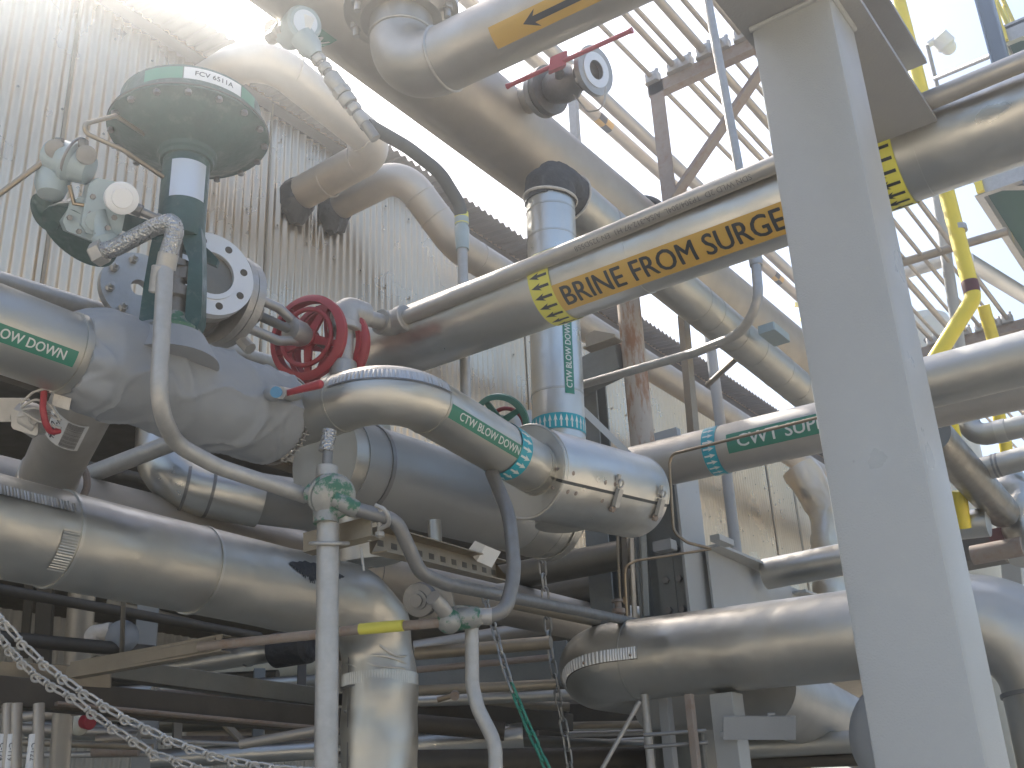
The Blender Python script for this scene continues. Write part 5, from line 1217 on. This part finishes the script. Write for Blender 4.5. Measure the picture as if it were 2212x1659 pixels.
for i, (px, py, py2, w_, lab) in enumerate(((1333, 1150, 1330, .012, 'thinnest of the uprights under the split cover'), (1345, 1150, 1330, .03, 'middle shaded upright under the split cover'), (1362, 1140, 1335, .022, 'beige upright under the right end of the split cover'), (1386, 1110, 1330, .03, 'angled shaded upright beside the splice plates'))):
    bar(lab, (px, py, 5.2), (px+9, py2, 5.1), w_, w_, ('dirt', 'dark', 'beige', 'paintk')[i], 'steel_post', 'post')
solo('small_valve', 'rusty little valve at the foot of the thin uprights', 'valve', lathe(P(1337, 1330, 4.9), Z, [(0, .02), (.01, .03), (.03, .03), (.035, .015), (.06, .015), (.06, .028), (.07, .028)], 12), M['rust'])
# gray slanted support pipe in the gap at left, and diagonal behind stub
cylp('slim pipe rising right in the dark gap under the blanket', (150, 1042, 4.0), (430, 934, 3.9), .032, 'galv')
cylp('black horizontal ledge in the dark gap behind the tagged stub', (150, 1000, 5.5), (560, 1090, 6.5), .03, 'dark')
cylp('slim pipe along the top edge of the left jacketed pipe', (-60, 588, 3.4), (640, 800, 4.8), .03, 'galv')
# back bay clutter silhouettes
random.seed(11)
mats_ = ['dark', 'darkp', 'dirt', 'paintk', 'beige']
names = ['sooty', 'dull bronze', 'grimy', 'grey green', 'dusty beige']
for i in range(16):
    px = 380+i*62; y = 1475+(i*37 % 150); k = (i*3) % 5
    cylp(f'{names[k]} pipe deep in the shaded bay, piece {["just left of the front post", "behind the front post", "behind the drop of the fat jacket", "near the green chain"][min(3, (px-380)//250)]}, about {["a hand", "two hands", "three hands"][i % 3]} above the picture bottom' if 0 else f'{names[k]} pipe deep in the shaded bay', (px-150, y+(i % 3)*9, 7.5+.2*i % 1.5), (px+220, y-18+(i*7 % 31), 7.2+.1*i % 1.2), .03+.012*(i % 4), mats_[k], group='pipes deep in the shaded bay')

# ============================================================ ADDED GLARE VOLUME
def glare_haze(density, g_):
    b = box(V((0, 5, 6.5)), X, Y, Z, 84, 94, 15)
    m = bpy.data.materials.new('glare veil'); m.use_nodes = True; N = m.node_tree.nodes; N.clear()
    pv = N.new('ShaderNodeVolumePrincipled'); pv.inputs['Density'].default_value = density; pv.inputs['Anisotropy'].default_value = g_; pv.inputs['Color'].default_value = (.97, .99, 1, 1)
    o = N.new('ShaderNodeOutputMaterial'); m.node_tree.links.new(pv.outputs[0], o.inputs['Volume'])
    ob = mesh_of('glare_haze', fixn(b), m, V((0, 0, 0)), True); ob['kind'] = 'stuff'; ob['label'] = 'bright glare veil around the whole plant, added for the sun glare'
glare_haze(.0165, .90)  # added volume imitates the veiling glare of the sun

random.seed(5)
for i, (a, b, r, m_, lab) in enumerate((
    ((230, 1300, 6.8), (700, 1420, 7.2), .03, 'dirt', 'grimy pipe just below the fat lower left jacket'),
    ((-30, 1530, 5.4), (330, 1500, 5.6), .03, 'rust', 'rusty pipe left of centre behind the knotted chain'),
    ((350, 1490, 6.4), (720, 1468, 6.4), .035, 'jacket2', 'pale pipe crossing behind the long dark beam'),
    ((360, 1545, 6.9), (700, 1530, 6.9), .03, 'beige', 'dusty pipe behind the thin rising pipe'),
    ((330, 1640, 6.0), (720, 1618, 6.0), .05, 'jacket', 'bright pipe low between the grey column and the front post'),
    ((350, 1600, 6.6), (720, 1596, 6.6), .025, 'rust', 'thin rusty pipe above the bright low pipe'),
    ((895, 1400, 6.8), (1190, 1352, 6.8), .045, 'beige', 'dusty pipe behind the drop of the fat jacket'),
    ((890, 1448, 5.4), (1190, 1420, 5.4), .016, 'rust', 'thin rusty pipe above the wide grey beam'),
    ((900, 1516, 5.6), (1240, 1500, 5.6), .028, 'jacket2', 'pale bronze pipe below the wide grey beam'),
    ((895, 1640, 6.2), (1250, 1612, 6.2), .035, 'beige', 'dusty pipe behind the green chain near the bottom'),
    ((1230, 1570, 7.0), (1400, 1562, 7.0), .05, 'jacket', 'bright pipe between the two lower chains and the pale upright tube'),
    ((1150, 1300, 7.2), (1410, 1330, 7.2), .05, 'jacket2', 'pale pipe behind the hanging grey chain'))):
    cylp(lab, a, b, r, m_)
for i, (px, py0, py1, d, w_, m_, lab) in enumerate((
    (385, 1445, 1680, 6.6, .05, 'dirt', 'grimy narrow upright left of the front post'),
    (560, 1450, 1680, 6.9, .07, 'paintk', 'grey green upright midway between the chain and the front post'),
    (655, 1300, 1500, 6.6, .05, 'dark', 'dark upright just left of the front post'),
    (1010, 1430, 1680, 6.8, .06, 'paintk', 'grey green upright behind the doubly bent conduit'),
    (1150, 1440, 1680, 6.9, .08, 'dark', 'dark upright between the two lower chains'))):
    bar(lab, (px, py0, d), (px-4, py1, d*.93), w_, w_, m_, 'steel_post', 'post')
solo('diagonal_brace', 'rusty flat brace crossing the uprights left of the front post', 'brace', rbar(P(400, 1470, 6.3), P(520, 1600, 6.1), Y, .03, .05), M['dirt'])
solo('diagonal_brace', 'pale flat brace rising to the right behind the long dark beam', 'brace', rbar(P(430, 1545, 6.5), P(620, 1480, 6.6), Y, .03, .05), M['galvd'])

random.seed(21)
tones = [('jacket2', 'pale bronze'), ('rust', 'rusty'), ('beige', 'dusty beige'), ('dirt', 'grimy brown'), ('galv', 'grey')]
spots = [('low behind the knotted chain', 20, 330, 1500, 1650, 5.2), ('between the grey column and the front post', 340, 700, 1480, 1655, 6.0), ('behind the doubly bent conduit', 890, 1230, 1450, 1655, 6.0), ('behind the pale upright tubes at bottom right', 1230, 1560, 1560, 1655, 6.2)]
for si, (where, xa, xb, ya_, yb_, d) in enumerate(spots):
    for k in range(5):
        m_, tn_ = tones[(k+si) % 5]; y = ya_+(yb_-ya_)*(k+.4)/5; sl_ = random.uniform(-30, 22); dd = d+.35*(k % 3)
        r_ = random.choice((.012, .016, .02, .026))
        cylp(f'{tn_} thin pipe {where}', (xa, y, dd), (xb, y+sl_, dd), r_, m_)
